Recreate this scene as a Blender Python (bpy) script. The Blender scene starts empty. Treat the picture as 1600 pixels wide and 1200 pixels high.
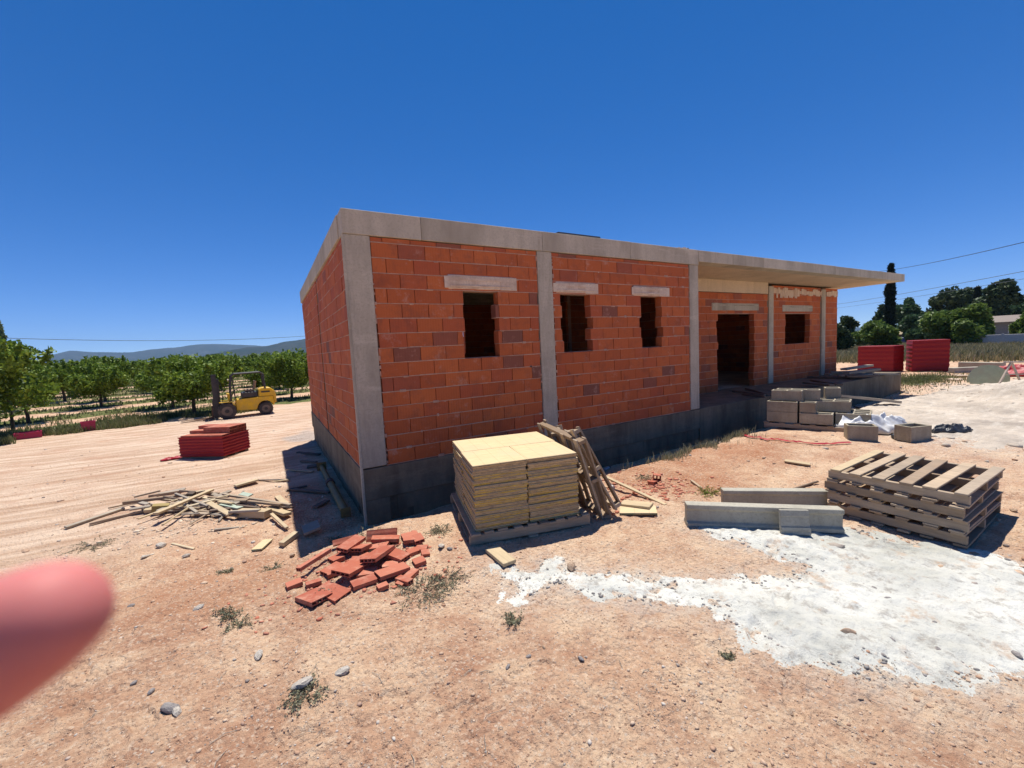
import bpy, bmesh, math, random
import numpy as np
from mathutils import Vector, Matrix

random.seed(7); RNG = np.random.default_rng(7)
SC = bpy.context.scene
COL = SC.collection
R = math.radians

# ------------------------------------------------------------------ camera
CAM = np.array([-0.851, -5.143, 1.352])
FPX = 650.98
_y, _p, _r = R(30.127), R(-4.897), R(-2.827)
FW = np.array([math.sin(_y)*math.cos(_p), math.cos(_y)*math.cos(_p), math.sin(_p)])
_rt = np.array([math.cos(_y), -math.sin(_y), 0.0]); _up = np.cross(_rt, FW)
RT = _rt*math.cos(_r) + _up*math.sin(_r); UP = -_rt*math.sin(_r) + _up*math.cos(_r)
cd = bpy.data.cameras.new('camera'); cam = bpy.data.objects.new('camera', cd); COL.objects.link(cam)
cd.sensor_width = 36.0; cd.lens = FPX/1600*36; cd.clip_start = 0.004; cd.clip_end = 20000
cd.dof.use_dof = True; cd.dof.focus_distance = 7.0; cd.dof.aperture_fstop = cd.lens/1.9
cam.matrix_world = Matrix(((RT[0], UP[0], -FW[0], CAM[0]), (RT[1], UP[1], -FW[1], CAM[1]), (RT[2], UP[2], -FW[2], CAM[2]), (0, 0, 0, 1)))
SC.camera = cam

# ------------------------------------------------------------------ sky, sun, exposure
SUN_EL, SUN_AZ = R(71.5), R(36)          # azimuth from +Y towards +X
w = bpy.data.worlds.new('World'); SC.world = w; w.use_nodes = True
wn = w.node_tree.nodes; wl = w.node_tree.links
bg = wn['Background']; sky = wn.new('ShaderNodeTexSky'); sky.sky_type = 'NISHITA'; sky.sun_disc = False
sky.sun_elevation = SUN_EL; sky.sun_rotation = SUN_AZ
sky.altitude = 700; sky.air_density = 0.5; sky.dust_density = 0.0; sky.ozone_density = 6.0
hs = wn.new('ShaderNodeHueSaturation'); hs.inputs['Saturation'].default_value = 1.28; hs.inputs['Hue'].default_value = 0.514; hs.inputs['Value'].default_value = 1.14
gm = wn.new('ShaderNodeGamma'); gm.inputs[1].default_value = 0.8
wl.new(sky.outputs[0], hs.inputs['Color']); wl.new(hs.outputs[0], gm.inputs[0]); wl.new(gm.outputs[0], bg.inputs['Color'])
bg.inputs['Strength'].default_value = 0.15
sd = bpy.data.lights.new('sun', 'SUN'); sd.energy = 5.0; sd.angle = R(0.53); sd.color = (1.0, 0.95, 0.87)
sun = bpy.data.objects.new('sun', sd); COL.objects.link(sun)
_s = Vector((math.sin(SUN_AZ)*math.cos(SUN_EL), math.cos(SUN_AZ)*math.cos(SUN_EL), math.sin(SUN_EL)))
sun.rotation_euler = _s.to_track_quat('Z', 'Y').to_euler(); sun.location = (0, 0, 30)
vs = SC.view_settings; vs.view_transform = 'Standard'; vs.look = 'None'; vs.exposure = 0.36; vs.gamma = 1.0; vs.use_curve_mapping = False
SC.cycles.max_bounces = 8; SC.cycles.diffuse_bounces = 4; SC.cycles.volume_bounces = 0
SC.cycles.transparent_max_bounces = 8

# ------------------------------------------------------------------ helpers
def at(u, v, z):
    """the point at height z seen at pixel u, v of the 1600 x 1200 photograph"""
    d = (u-800)/FPX*RT + (600-v)/FPX*UP + FW
    return Vector(CAM + (z-CAM[2])/d[2]*d)
def dirpt(u, v, dist, z=None):
    """the point at horizontal distance dist in the direction of pixel u, v"""
    d = (u-800)/FPX*RT + (600-v)/FPX*UP + FW
    q = CAM + dist/math.hypot(d[0], d[1])*d
    if z is not None: q[2] = z
    return Vector(q)

def tags(o, label=None, cat=None, group=None, kind=None):
    if label: o['label'] = label
    if cat: o['category'] = cat
    if group: o['group'] = group
    if kind: o['kind'] = kind
    return o
def empty(name, loc=(0, 0, 0), rot=(0, 0, 0), **k):
    o = bpy.data.objects.new(name, None); COL.objects.link(o); o.location = loc; o.rotation_euler = rot
    o.empty_display_size = .1
    return tags(o, **k)
def obj(name, me, mat=None, parent=None, loc=(0, 0, 0), rot=(0, 0, 0), bevel=0, smooth=False, **k):
    if isinstance(me, MB): me = me.mesh(name)
    if mat and not me.materials: me.materials.append(mat)
    o = bpy.data.objects.new(name, me); COL.objects.link(o)
    o.location = loc; o.rotation_euler = rot
    if parent: o.parent = parent
    if bevel:
        m = o.modifiers.new('bevel', 'BEVEL'); m.width = bevel; m.segments = 1; m.limit_method = 'ANGLE'
    if smooth: me.polygons.foreach_set('use_smooth', [True]*len(me.polygons))
    return tags(o, **k)
def copy_tree(o, parent=None, loc=None, rot=None, **k):
    c = o.copy(); COL.objects.link(c); c.parent = parent
    if loc is not None: c.location = loc
    if rot is not None: c.rotation_euler = rot
    tags(c, **k)
    for ch in list(o.children): copy_tree(ch, c)
    return c

BOXF = [(0, 3, 2, 1), (4, 5, 6, 7), (0, 1, 5, 4), (1, 2, 6, 5), (2, 3, 7, 6), (3, 0, 4, 7)]
class MB:
    def __init__(s): s.v = []; s.f = []
    def add(s, vs, fs, M=None):
        n = len(s.v)
        s.v += [tuple(M @ Vector(v)) if M else tuple(v) for v in vs]
        s.f += [tuple(i+n for i in f) for f in fs]; return s
    def box(s, x0, x1, y0, y1, z0, z1, M=None):
        return s.add([(x0, y0, z0), (x1, y0, z0), (x1, y1, z0), (x0, y1, z0), (x0, y0, z1), (x1, y0, z1), (x1, y1, z1), (x0, y1, z1)], BOXF, M)
    def beam(s, a, b, w, h, roll=0):
        """box bar from a to b, w wide, h high"""
        a = Vector(a); b = Vector(b); d = (b-a); L = d.length
        q = d.to_track_quat('X', 'Z').to_matrix().to_4x4()
        M = Matrix.Translation(a) @ q @ Matrix.Rotation(roll, 4, 'X')
        return s.box(0, L, -w/2, w/2, -h/2, h/2, M)
    def tube(s, pts, rad, n=8, cap=True):
        pts = [Vector(p) for p in pts]; rad = rad if isinstance(rad, (list, tuple)) else [rad]*len(pts)
        base = len(s.v); ref = None
        for i, p in enumerate(pts):
            t = (pts[min(i+1, len(pts)-1)] - pts[max(i-1, 0)]).normalized()
            if ref is None: ref = t.orthogonal().normalized()
            ref = (ref - t*ref.dot(t)).normalized(); b = t.cross(ref)
            for k in range(n):
                a = 2*math.pi*k/n; s.v.append(tuple(p + (ref*math.cos(a)+b*math.sin(a))*rad[i]))
        for i in range(len(pts)-1):
            for k in range(n):
                s.f.append((base+i*n+k, base+i*n+(k+1) % n, base+(i+1)*n+(k+1) % n, base+(i+1)*n+k))
        if cap:
            s.f.append(tuple(base+k for k in range(n))[::-1]); s.f.append(tuple(base+(len(pts)-1)*n+k for k in range(n)))
        return s
    def lathe(s, prof, n=24, M=None):
        """prof: (radius, height) pairs round Z"""
        vs = [(r*math.cos(2*math.pi*k/n), r*math.sin(2*math.pi*k/n), z) for r, z in prof for k in range(n)]
        fs = [(i*n+k, i*n+(k+1) % n, (i+1)*n+(k+1) % n, (i+1)*n+k) for i in range(len(prof)-1) for k in range(n)]
        fs.append(tuple(range(n))[::-1]); fs.append(tuple((len(prof)-1)*n+k for k in range(n)))
        return s.add(vs, fs, M)
    def prism(s, poly, y0, y1, M=None):
        """polygon in x,z extruded along y"""
        n = len(poly)
        vs = [(x, y0, z) for x, z in poly] + [(x, y1, z) for x, z in poly]
        fs = [tuple(range(n)), tuple(range(n, 2*n))[::-1]] + [(i, i+n, (i+1) % n+n, (i+1) % n) for i in range(n)]
        return s.add(vs, fs, M)
    def mesh(s, name):
        me = bpy.data.meshes.new(name); me.from_pydata(s.v, [], s.f); me.update()
        bm = bmesh.new(); bm.from_mesh(me); bmesh.ops.recalc_face_normals(bm, faces=bm.faces); bm.to_mesh(me); bm.free()
        return me
def np_mesh(name, V, F, smooth=False, attrs=None):
    me = bpy.data.meshes.new(name); V = np.asarray(V, np.float32); F = np.asarray(F, np.int32); k = F.shape[1]
    me.vertices.add(len(V)); me.vertices.foreach_set('co', V.ravel())
    me.loops.add(F.size); me.loops.foreach_set('vertex_index', F.ravel())
    me.polygons.add(len(F)); me.polygons.foreach_set('loop_start', np.arange(0, F.size, k, dtype=np.int32))
    me.polygons.foreach_set('loop_total', np.full(len(F), k, np.int32))
    if smooth: me.polygons.foreach_set('use_smooth', np.ones(len(F), bool))
    me.update(calc_edges=True)
    for nm, a in (attrs or {}).items():
        at_ = me.attributes.new(nm, 'FLOAT', 'POINT'); at_.data.foreach_set('value', a.astype(np.float32).ravel())
    return me
def cbox(name, sx, sy, sz, c):
    """box with chamfered edges centred on the origin"""
    bm = bmesh.new(); bmesh.ops.create_cube(bm, size=1)
    for v in bm.verts: v.co = Vector((v.co.x*sx, v.co.y*sy, v.co.z*sz))
    bmesh.ops.bevel(bm, geom=bm.edges[:], offset=c, segments=1, affect='EDGES')
    me = bpy.data.meshes.new(name); bm.to_mesh(me); bm.free(); return me

# numpy gradient noise
_perm = np.random.default_rng(3).permutation(256); _perm = np.concatenate([_perm, _perm, _perm])
_ang = np.random.default_rng(4).uniform(0, 2*np.pi, 256); _gx, _gy = np.cos(_ang), np.sin(_ang)
def pn(x, y, seed=0):
    x = x+seed*17.31; y = y+seed*9.17
    xi = np.floor(x).astype(int); yi = np.floor(y).astype(int); xf = x-xi; yf = y-yi
    def g(ix, iy, fx, fy):
        h = _perm[(_perm[ix & 255] + (iy & 255)) & 255]; return _gx[h]*fx+_gy[h]*fy
    u = xf*xf*xf*(xf*(xf*6-15)+10); v = yf*yf*yf*(yf*(yf*6-15)+10)
    a = g(xi, yi, xf, yf); b = g(xi+1, yi, xf-1, yf); c = g(xi, yi+1, xf, yf-1); d = g(xi+1, yi+1, xf-1, yf-1)
    return (a+(b-a)*u + ((c+(d-c)*u)-(a+(b-a)*u))*v)*1.5
def sm(a, b, x):
    t = np.clip((x-a)/(b-a), 0, 1); return t*t*(3-2*t)

# ------------------------------------------------------------------ materials
class NM:
    def __init__(s, name):
        s.m = bpy.data.materials.new(name); s.m.use_nodes = True; s.t = s.m.node_tree; s.n = s.t.nodes
        s.b = s.n['Principled BSDF']; s.out = s.n['Material Output']
        tc = s.n.new('ShaderNodeTexCoord'); oi = s.n.new('ShaderNodeObjectInfo'); s.rand = oi.outputs['Random']
        ml = s.n.new('ShaderNodeVectorMath'); ml.operation = 'MULTIPLY_ADD'
        cx = s.n.new('ShaderNodeCombineXYZ')
        for i in range(3): s.t.links.new(s.rand, cx.inputs[i])
        s.t.links.new(cx.outputs[0], ml.inputs[0]); ml.inputs[1].default_value = (31, 17, 53); s.t.links.new(tc.outputs['Object'], ml.inputs[2])
        s.co = ml.outputs[0]; s.raw = tc.outputs['Object']
    def L(s, a, b): s.t.links.new(a, b)
    def vec(s, scale=(1, 1, 1), rot=(0, 0, 0), raw=False):
        mp = s.n.new('ShaderNodeMapping'); mp.inputs['Scale'].default_value = scale; mp.inputs['Rotation'].default_value = rot
        s.L(s.raw if raw else s.co, mp.inputs['Vector']); return mp.outputs[0]
    def noise(s, scale, detail=5, rough=.6, vec=None, dist=0):
        n = s.n.new('ShaderNodeTexNoise'); n.inputs['Scale'].default_value = scale; n.inputs['Detail'].default_value = detail
        n.inputs['Roughness'].default_value = rough; n.inputs['Distortion'].default_value = dist
        s.L(vec or s.co, n.inputs['Vector']); return n.outputs['Fac']
    def voro(s, scale, feat='F1', vec=None, out='Distance'):
        n = s.n.new('ShaderNodeTexVoronoi'); n.inputs['Scale'].default_value = scale; n.feature = feat
        s.L(vec or s.co, n.inputs['Vector']); return n.outputs[out]
    def wave(s, scale, vec=None, axis='X', dist=0, prof='SIN'):
        n = s.n.new('ShaderNodeTexWave'); n.inputs['Scale'].default_value = scale; n.bands_direction = axis; n.inputs['Distortion'].default_value = dist
        n.wave_profile = prof; s.L(vec or s.co, n.inputs['Vector']); return n.outputs['Fac']
    def ramp(s, fac, stops, const=False):
        n = s.n.new('ShaderNodeValToRGB'); cr = n.color_ramp
        if const: cr.interpolation = 'CONSTANT'
        while len(cr.elements) > 1: cr.elements.remove(cr.elements[-1])
        for i, (p, c) in enumerate(stops):
            e = cr.elements[0] if i == 0 else cr.elements.new(p)
            e.position = p; c = c if hasattr(c, '__len__') else (c, c, c); e.color = (*c[:3], 1)
        s.L(fac, n.inputs[0]); return n.outputs['Color']
    def mix(s, fac, a, b, mode='MIX'):
        n = s.n.new('ShaderNodeMix'); n.data_type = 'RGBA'; n.blend_type = mode
        for i, x in ((0, fac), (6, a), (7, b)):
            if hasattr(x, 'is_output') or isinstance(x, bpy.types.NodeSocket): s.L(x, n.inputs[i])
            else: n.inputs[i].default_value = x if i == 0 else (*x[:3], 1)
        return n.outputs[2]
    def math(s, op, a, b=0.0):
        n = s.n.new('ShaderNodeMath'); n.operation = op
        for i, x in enumerate((a, b)):
            if isinstance(x, bpy.types.NodeSocket): s.L(x, n.inputs[i])
            else: n.inputs[i].default_value = x
        return n.outputs[0]
    def attr(s, name):
        n = s.n.new('ShaderNodeAttribute'); n.attribute_name = name; return n.outputs['Fac']
    def sepx(s):
        q = s.n.new('ShaderNodeSeparateXYZ'); s.L(s.raw, q.inputs[0]); return q.outputs[0]
    def island(s):
        g = s.n.new('ShaderNodeNewGeometry'); return s.math('FRACT', s.math('ADD', g.outputs['Random Per Island'], s.rand))
    def bump(s, h, strength=.4, dist=.01):
        n = s.n.new('ShaderNodeBump'); n.inputs['Strength'].default_value = strength; n.inputs['Distance'].default_value = dist
        s.L(h, n.inputs['Height']); s.L(n.outputs[0], s.b.inputs['Normal'])
    def done(s, col, rough=.85, metal=0, spec=.3):
        if isinstance(col, bpy.types.NodeSocket): s.L(col, s.b.inputs['Base Color'])
        else: s.b.inputs['Base Color'].default_value = (*col[:3], 1)
        s.b.inputs['Roughness'].default_value = rough; s.b.inputs['Metallic'].default_value = metal
        s.b.inputs['Specular IOR Level'].default_value = spec
        return s.m

def m_concrete(name, a, b, stain, sc=2.5):
    n = NM(name)
    c = n.mix(n.ramp(n.noise(sc, 8, .65), [(.3, 0), (.7, 1)]), a, b)
    c = n.mix(n.ramp(n.noise(sc*.6, 5, .7, vec=n.vec((1, 1, .25))), [(.44, 0), (.66, .85)]), c, stain)
    c = n.mix(n.ramp(n.noise(3.2, 6, .7, vec=n.vec((1.6, 1.6, .12))), [(.54, 0), (.68, .5)]), c, stain)
    c = n.mix(n.ramp(n.noise(1.1, 7, .75, vec=n.vec((.5, .5, 3))), [(.55, 0), (.66, .4)]), c, tuple(min(.8, x*1.2) for x in a))
    c = n.mix(n.ramp(n.noise(45, 3, .7), [(.36, .5), (.5, 0)]), c, tuple(x*.6 for x in a))
    n.bump(n.math('ADD', n.noise(14, 6, .7), n.math('MULTIPLY', n.noise(90, 3, .6), .35)), .5, .012)
    return n.done(c, .9, spec=.2)
concrete = m_concrete('concrete', (.56, .50, .39), (.44, .39, .30), (.27, .235, .18))
slab_concrete = m_concrete('slab_concrete', (.60, .54, .42), (.47, .42, .325), (.30, .265, .20), 1.5)
soffit_concrete = m_concrete('soffit_concrete', (.70, .56, .39), (.61, .48, .33), (.48, .38, .26), 1.2)  # warm light bounced off the ground is painted into this lighter colour
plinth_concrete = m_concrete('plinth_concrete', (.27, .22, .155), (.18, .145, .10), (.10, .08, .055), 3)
block_concrete = m_concrete('block_concrete', (.42, .37, .28), (.33, .285, .21), (.26, .22, .16), 6)
beam_concrete = m_concrete('beam_concrete', (.46, .43, .35), (.38, .355, .29), (.31, .29, .23), 5)
lintel_plaster = m_concrete('lintel_plaster', (.74, .60, .46), (.62, .48, .36), (.48, .33, .23), 6)
mortar = m_concrete('mortar', (.56, .38, .28), (.46, .27, .19), (.40, .20, .13), 7)

def m_brick(name, k=1.0, far=False):
    n = NM(name); isl = n.island()
    base = n.ramp(isl, [(0, (.48*k, .125*k, .040*k)), (.3, (.42*k, .103*k, .036*k)), (.6, (.53*k, .142*k, .044*k)), (.92, (.42*k, .10*k, .042*k)), (.96, (.30, .095, .055)), (1, (.20, .085, .058))])
    c = n.mix(n.ramp(n.noise(4.5, 6, .7), [(.50, 0), (.75, .65)]), base, (.20, .07, .045))
    c = n.mix(n.ramp(n.noise(7, 7, .75, vec=n.vec((1, 1, 2.5))), [(.56, 0), (.8, .35)]), c, (.58, .30, .20))
    c = n.mix(n.ramp(n.noise(2.3, 3, .5), [(.72, 0), (.78, .7)]), c, (.06, .05, .05))
    wv = n.wave(9.0, vec=n.raw, axis='X', dist=.6)
    c = n.mix(n.ramp(n.noise(3.0, 7, .8, vec=n.vec((1, 1, 1))), [(.58, 0), (.70, .55)]), c, (.55, .34, .26))
    n.bump(n.math('ADD', n.math('MULTIPLY', wv, .5), n.noise(60, 4, .7)), .35, .004)
    return n.done(c, .82, spec=.25)
brick_red = m_brick('brick_red')
tile_red = NM('tile_red')
_c = tile_red.ramp(tile_red.island(), [(0, (.42, .125, .07)), (.5, (.35, .095, .055)), (1, (.47, .165, .10))])
_c = tile_red.mix(tile_red.ramp(tile_red.noise(9, 6, .7), [(.5, 0), (.72, .6)]), _c, (.56, .33, .23))
tile_red.bump(tile_red.math('ADD', tile_red.wave(7, vec=tile_red.raw, axis='Y'), tile_red.noise(50, 4)), .4, .004)
tile_red = tile_red.done(_c, .8)

def m_wood(name, pal, grain=1.0, weather=.5):
    n = NM(name); isl = n.island()
    base = n.ramp(isl, [(i/(len(pal)-1), c) for i, c in enumerate(pal)])
    g = n.noise(5*grain, 8, .7, vec=n.vec((1, 9, 9)), dist=.4)
    c = n.mix(n.ramp(g, [(.35, 0), (.7, .55)]), base, tuple(x*.45 for x in pal[0]))
    c = n.mix(n.ramp(n.noise(2.4, 4, .7), [(.45, 0), (.75, weather)]), c, (.24, .20, .16))
    n.bump(g, .5, .004)
    return n.done(c, .8, spec=.2)
wood_old = m_wood('wood_old', [(.40, .275, .17), (.58, .45, .31), (.28, .195, .125), (.47, .38, .28), (.36, .25, .16)])
wood_pale = m_wood('wood_pale', [(.62, .49, .31), (.55, .42, .25), (.66, .55, .37)], weather=.3)
wood_grey = m_wood('wood_grey', [(.36, .31, .25), (.46, .40, .32), (.28, .235, .19), (.56, .48, .36)], weather=.5)
wood_dark = m_wood('wood_dark', [(.16, .11, .08), (.22, .16, .12), (.12, .09, .07)])
def m_panel(name, edge):
    n = NM(name)
    top = n.mix(n.ramp(n.noise(5, 8, .7, vec=n.vec((1, 8, 8)), dist=.3), [(.35, 0), (.75, .55)]), (.68, .53, .30), (.44, .30, .15))
    top = n.mix(n.ramp(n.noise(2.2, 4, .6), [(.45, 0), (.75, .4)]), top, (.50, .42, .32))
    # paint worn off the edges: colour by face direction of the board itself
    tc = n.n.new('ShaderNodeTexCoord'); sx = n.n.new('ShaderNodeSeparateXYZ'); n.L(tc.outputs['Normal'], sx.inputs[0])
    top = n.mix(n.ramp(n.math('FRACT', n.math('ADD', n.math('MULTIPLY', n.sepx(), 7.1), n.rand)), [(0, .4), (.03, 0), (.97, 0), (1, .4)]), top, (.30, .20, .11))
    side = n.math('LESS_THAN', n.math('ABSOLUTE', sx.outputs[2]), .6)
    worn = n.ramp(n.noise(7, 6, .75, vec=n.vec((1, 1, 5))), [(.44, 0), (.60, 1)])
    e = n.mix(worn, n.mix(n.rand, edge, tuple(x*.8 for x in edge)), n.mix(n.noise(11, 5), (.46, .32, .18), (.26, .18, .11)))
    e = n.mix(n.ramp(n.noise(20, 5, .7), [(.46, 0), (.68, .75)]), e, (.15, .10, .065))
    n.bump(n.noise(30, 6, .7, vec=n.vec((1, 4, 4))), .5, .004)
    return n.done(n.mix(side, top, e), .7)
panel_yellow = m_panel('panel_yellow', (.62, .40, .05))
panel_tan = m_panel('panel_tan', (.52, .37, .20))
panel_green = m_panel('panel_green', (.06, .16, .10))

def m_flat(name, col, rough=.6, metal=0, var=.25, sc=8, bump=.15, dirt=None, spec=.4):
    n = NM(name)
    c = n.mix(n.ramp(n.noise(sc, 6, .65), [(.3, 0), (.75, 1)]), col, tuple(x*(1-var) for x in col))
    if dirt: c = n.mix(n.ramp(n.noise(3, 7, .75), [(.45, 0), (.75, .8)]), c, dirt)
    if bump: n.bump(n.noise(30, 5, .6), bump, .005)
    return n.done(c, rough, metal, spec)
yellow_paint = m_flat('yellow_paint', (.76, .46, .015), .45, dirt=(.40, .27, .10), var=.2)
black_paint = m_flat('black_paint', (.03, .03, .035), .5, dirt=(.10, .08, .065))
tyre_rubber = m_flat('tyre_rubber', (.05, .045, .045), .9, dirt=(.22, .16, .12), sc=5)
rim_steel = m_flat('rim_steel', (.15, .12, .10), .7, dirt=(.25, .18, .13))
seat_vinyl = m_flat('seat_vinyl', (.30, .20, .12), .6)
fork_steel = m_flat('fork_steel', (.12, .06, .04), .6, .3)
red_film = m_flat('red_film', (.32, .009, .012), .62, var=.35, sc=14, bump=.5)
red_tape = m_flat('red_tape', (.38, .008, .02), .5)
magenta_plastic = m_flat('magenta_plastic', (.42, .02, .075), .45)
white_film = m_flat('white_film', (.68, .68, .68), .42, var=.12, bump=.3, dirt=(.45, .40, .33))
black_film = m_flat('black_film', (.045, .05, .06), .4)
reel_green = m_flat('reel_green', (.34, .36, .24), .6, dirt=(.30, .26, .18))
pale_metal = m_flat('pale_metal', (.55, .45, .36), .5)
steel_prop = m_flat('steel_prop', (.26, .19, .07), .6, .1, dirt=(.14, .09, .06))
wire_black = m_flat('wire_black', (.03, .03, .035), .6, bump=0)
wire_grey = m_flat('wire_grey', (.13, .15, .18), .6, bump=0)
blue_paint = m_flat('blue_paint', (.015, .04, .22), .35)
car_glass = m_flat('car_glass', (.02, .025, .03), .1, bump=0)
house_wall = m_flat('house_wall', (.55, .53, .50), .9)
grey_render = m_flat('grey_render', (.26, .25, .25), .9)
roof_tile = m_flat('roof_tile', (.27, .22, .18), .9)
white_wall = m_flat('white_wall', (.80, .78, .74), .9)
bark = m_flat('bark', (.11, .08, .06), .95, var=.5, sc=14, bump=.8)
rust_dark = m_flat('rust_dark', (.10, .06, .05), .8)

def m_leaf(name, pal, trans=.3):
    n = NM(name); isl = n.island()
    c = n.ramp(isl, [(i/(len(pal)-1), p) for i, p in enumerate(pal)])
    n.done(c, .55, spec=.25)
    tr = n.n.new('ShaderNodeBsdfTranslucent'); n.L(c, tr.inputs['Color'])
    mx = n.n.new('ShaderNodeMixShader'); mx.inputs[0].default_value = trans
    n.L(n.b.outputs[0], mx.inputs[1]); n.L(tr.outputs[0], mx.inputs[2]); n.L(mx.outputs[0], n.out.inputs[0])
    return n.m
leaf_almond = m_leaf('leaf_almond', [(.13, .21, .022), (.26, .34, .04), (.06, .12, .02), (.20, .29, .03)], .28)
leaf_pine = m_leaf('leaf_pine', [(.035, .06, .022), (.075, .11, .04), (.02, .04, .016)], .12)
leaf_cypress = m_leaf('leaf_cypress', [(.012, .022, .012), (.022, .036, .016)], .05)
leaf_shrub = m_leaf('leaf_shrub', [(.11, .17, .03), (.17, .24, .045), (.06, .11, .025)], .3)
leaf_stone = m_leaf('leaf_stone', [(.05, .10, .04), (.08, .14, .05), (.035, .07, .03)], .25)
leaf_weed = m_leaf('leaf_weed', [(.24, .24, .15), (.33, .31, .20), (.17, .19, .11), (.42, .37, .25)], .25)
leaf_bright = m_leaf('leaf_bright', [(.13, .22, .03), (.28, .32, .05), (.10, .17, .03)], .35)
dry_blade = m_leaf('dry_blade', [(.30, .24, .14), (.20, .18, .09), (.12, .13, .06), (.38, .30, .19)], .3)
green_blade = m_leaf('green_blade', [(.10, .13, .04), (.15, .16, .06), (.24, .21, .11)], .3)

# ------------------------------------------------------------------ terrain
def inside(poly, x, y):
    """signed distance to a polygon, positive inside"""
    px = np.array([q[0] for q in poly]); py = np.array([q[1] for q in poly]); n = len(poly)
    d = np.full(x.shape, 1e9); ins = np.zeros(x.shape, bool)
    for i in range(n):
        j = (i+1) % n; ex, ey = px[j]-px[i], py[j]-py[i]
        t = np.clip(((x-px[i])*ex+(y-py[i])*ey)/(ex*ex+ey*ey+1e-12), 0, 1)
        d = np.minimum(d, np.hypot(x-px[i]-t*ex, y-py[i]-t*ey))
        c = ((py[i] > y) != (py[j] > y)) & (x < ex*(y-py[i])/(ey+1e-12)+px[i]); ins ^= c
    return np.where(ins, d, -d)
def gbase(x, y):
    k = np.clip((-x-.4)*.45, 0, 1.5)
    t = sm(-1.02-k, -.70+k*.9, y + .10*pn(x*1.3, y*.3, 5))
    front = -.38 - .10*sm(8, 14, x) + .05*pn(x*.35, y*.35, 1)*sm(-5.5, -3, y)
    left = -.71 - .008*np.clip(y, 0, 16)
    right = -.50 + 0*x
    deep = left + (right-left)*sm(14.5, 17.5, x)
    z = front + (deep-front)*t
    # heap of pale sand and gravel by the porch end
    hd = np.hypot((x-16.0)/4.2, (y+4.0)/2.4)
    z = z + .46*sm(1, .0, hd)*(1+.3*pn(x*1.2, y*1.2, 8)) + .10*sm(1.15, .85, hd) + sm(1.1, .6, hd)*(.10*np.abs(pn(x*1.7, y*1.7, 14)) + .05*np.abs(pn(x*4.5, y*4.5, 16)))
    far = sm(40, 120, np.hypot(x, y)); z = z + (-.75-z)*far + .4*far*pn(x*.012, y*.012, 9)
    return z
_rd = np.array([.93, .36])
def groad(x, y):   # vehicle track on the left
    q = -x*_rd[1]+y*_rd[0]
    return sm(1.0, 3.0, q+.0*x)*sm(17.5, 15.5, q)*sm(2.5, -.5, x)
_fr = random.Random(3); FEET = []
for (sx_, sy_, hd_, n__) in ((1.2, -4.1, .55, 6), (3.3, -3.9, 1.9, 4), (-1.6, -2.6, 2.1, 5), (.2, -3.4, 2.8, 4), (4.4, -1.9, .3, 5)):
    for k in range(n__):
        FEET.append((sx_+k*.38*math.cos(hd_)+(-1)**k*.07*math.sin(hd_)+_fr.uniform(-.03, .03), sy_+k*.38*math.sin(hd_)-(-1)**k*.07*math.cos(hd_), hd_+_fr.uniform(-.15, .15)))
def gz(x, y):
    x = np.asarray(x, float); y = np.asarray(y, float)
    r = np.hypot(x-CAM[0], y-CAM[1]); rough = 1-.35*groad(x, y)
    nb = 1-sm(8, 30, r)
    z = gbase(x, y)
    z = z + .030*rough*pn(x*1.1, y*1.1, 2)*(1-sm(40, 90, r)) + .016*rough*nb*pn(x*3.1, y*3.1, 3)
    near = 1-sm(5, 13, r)
    bump = pn(x*8, y*8, 4); patch = sm(-.1, .35, pn(x*.9, y*.9, 6))
    z = z + near*rough*(.006*bump + .005*pn(x*19, y*19, 7) + .003*pn(x*37, y*37, 17)*(1-sm(3, 6, r)) + patch*.014*np.abs(pn(x*13, y*13, 11)))
    q = -x*_rd[1]+y*_rd[0]; s = x*_rd[0]+y*_rd[1]
    z = np.atleast_1d(z) + groad(x, y)*(.022*pn(q*2.2, s*.18, 12) + .010*pn(q*6, s*.5, 13))*(1-sm(25, 50, r))
    # faint tyre track in the foreground
    tr = .93*x-.36*y; z = z - .012*np.exp(-((np.mod(tr+.3, 1.9)-.9)/.16)**2)*sm(-2.8, -3.4, y)*(1+.5*pn(x*4, y*4, 15))
    for (fx, fy, fa) in FEET:
        m_ = (np.abs(x-fx) < .3) & (np.abs(y-fy) < .3)
        if m_.any():
            ca, sa = math.cos(fa), math.sin(fa); u = (x[m_]-fx)*ca+(y[m_]-fy)*sa; v = -(x[m_]-fx)*sa+(y[m_]-fy)*ca
            d = np.hypot(u/.14, v/.052); z[m_] += -.011*sm(1.05, .75, d)+.006*np.exp(-((d-1.15)/.18)**2)
    return z
def gz1(x, y): return float(gz(np.array([x]), np.array([y]))[0])
def gp(u, v, guess=-.4, lift=0.):
    """where the ray through pixel u, v meets the ground"""
    d = (u-800)/FPX*RT + (600-v)/FPX*UP + FW; d = d/np.linalg.norm(d)
    t = 1.2*(1.006**np.arange(950)); X = CAM[0]+d[0]*t; Y = CAM[1]+d[1]*t; below = CAM[2]+d[2]*t < gz(X, Y)
    k = int(np.argmax(below)) if below.any() else len(t)-1
    lo, hi = t[max(k-1, 0)], t[k]
    for _ in range(8):
        m_ = (lo+hi)/2
        if CAM[2]+d[2]*m_ < gz1(CAM[0]+d[0]*m_, CAM[1]+d[1]*m_): hi = m_
        else: lo = m_
    q = Vector(CAM+d*hi); q.z = gz1(q.x, q.y)+lift; return q

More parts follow.
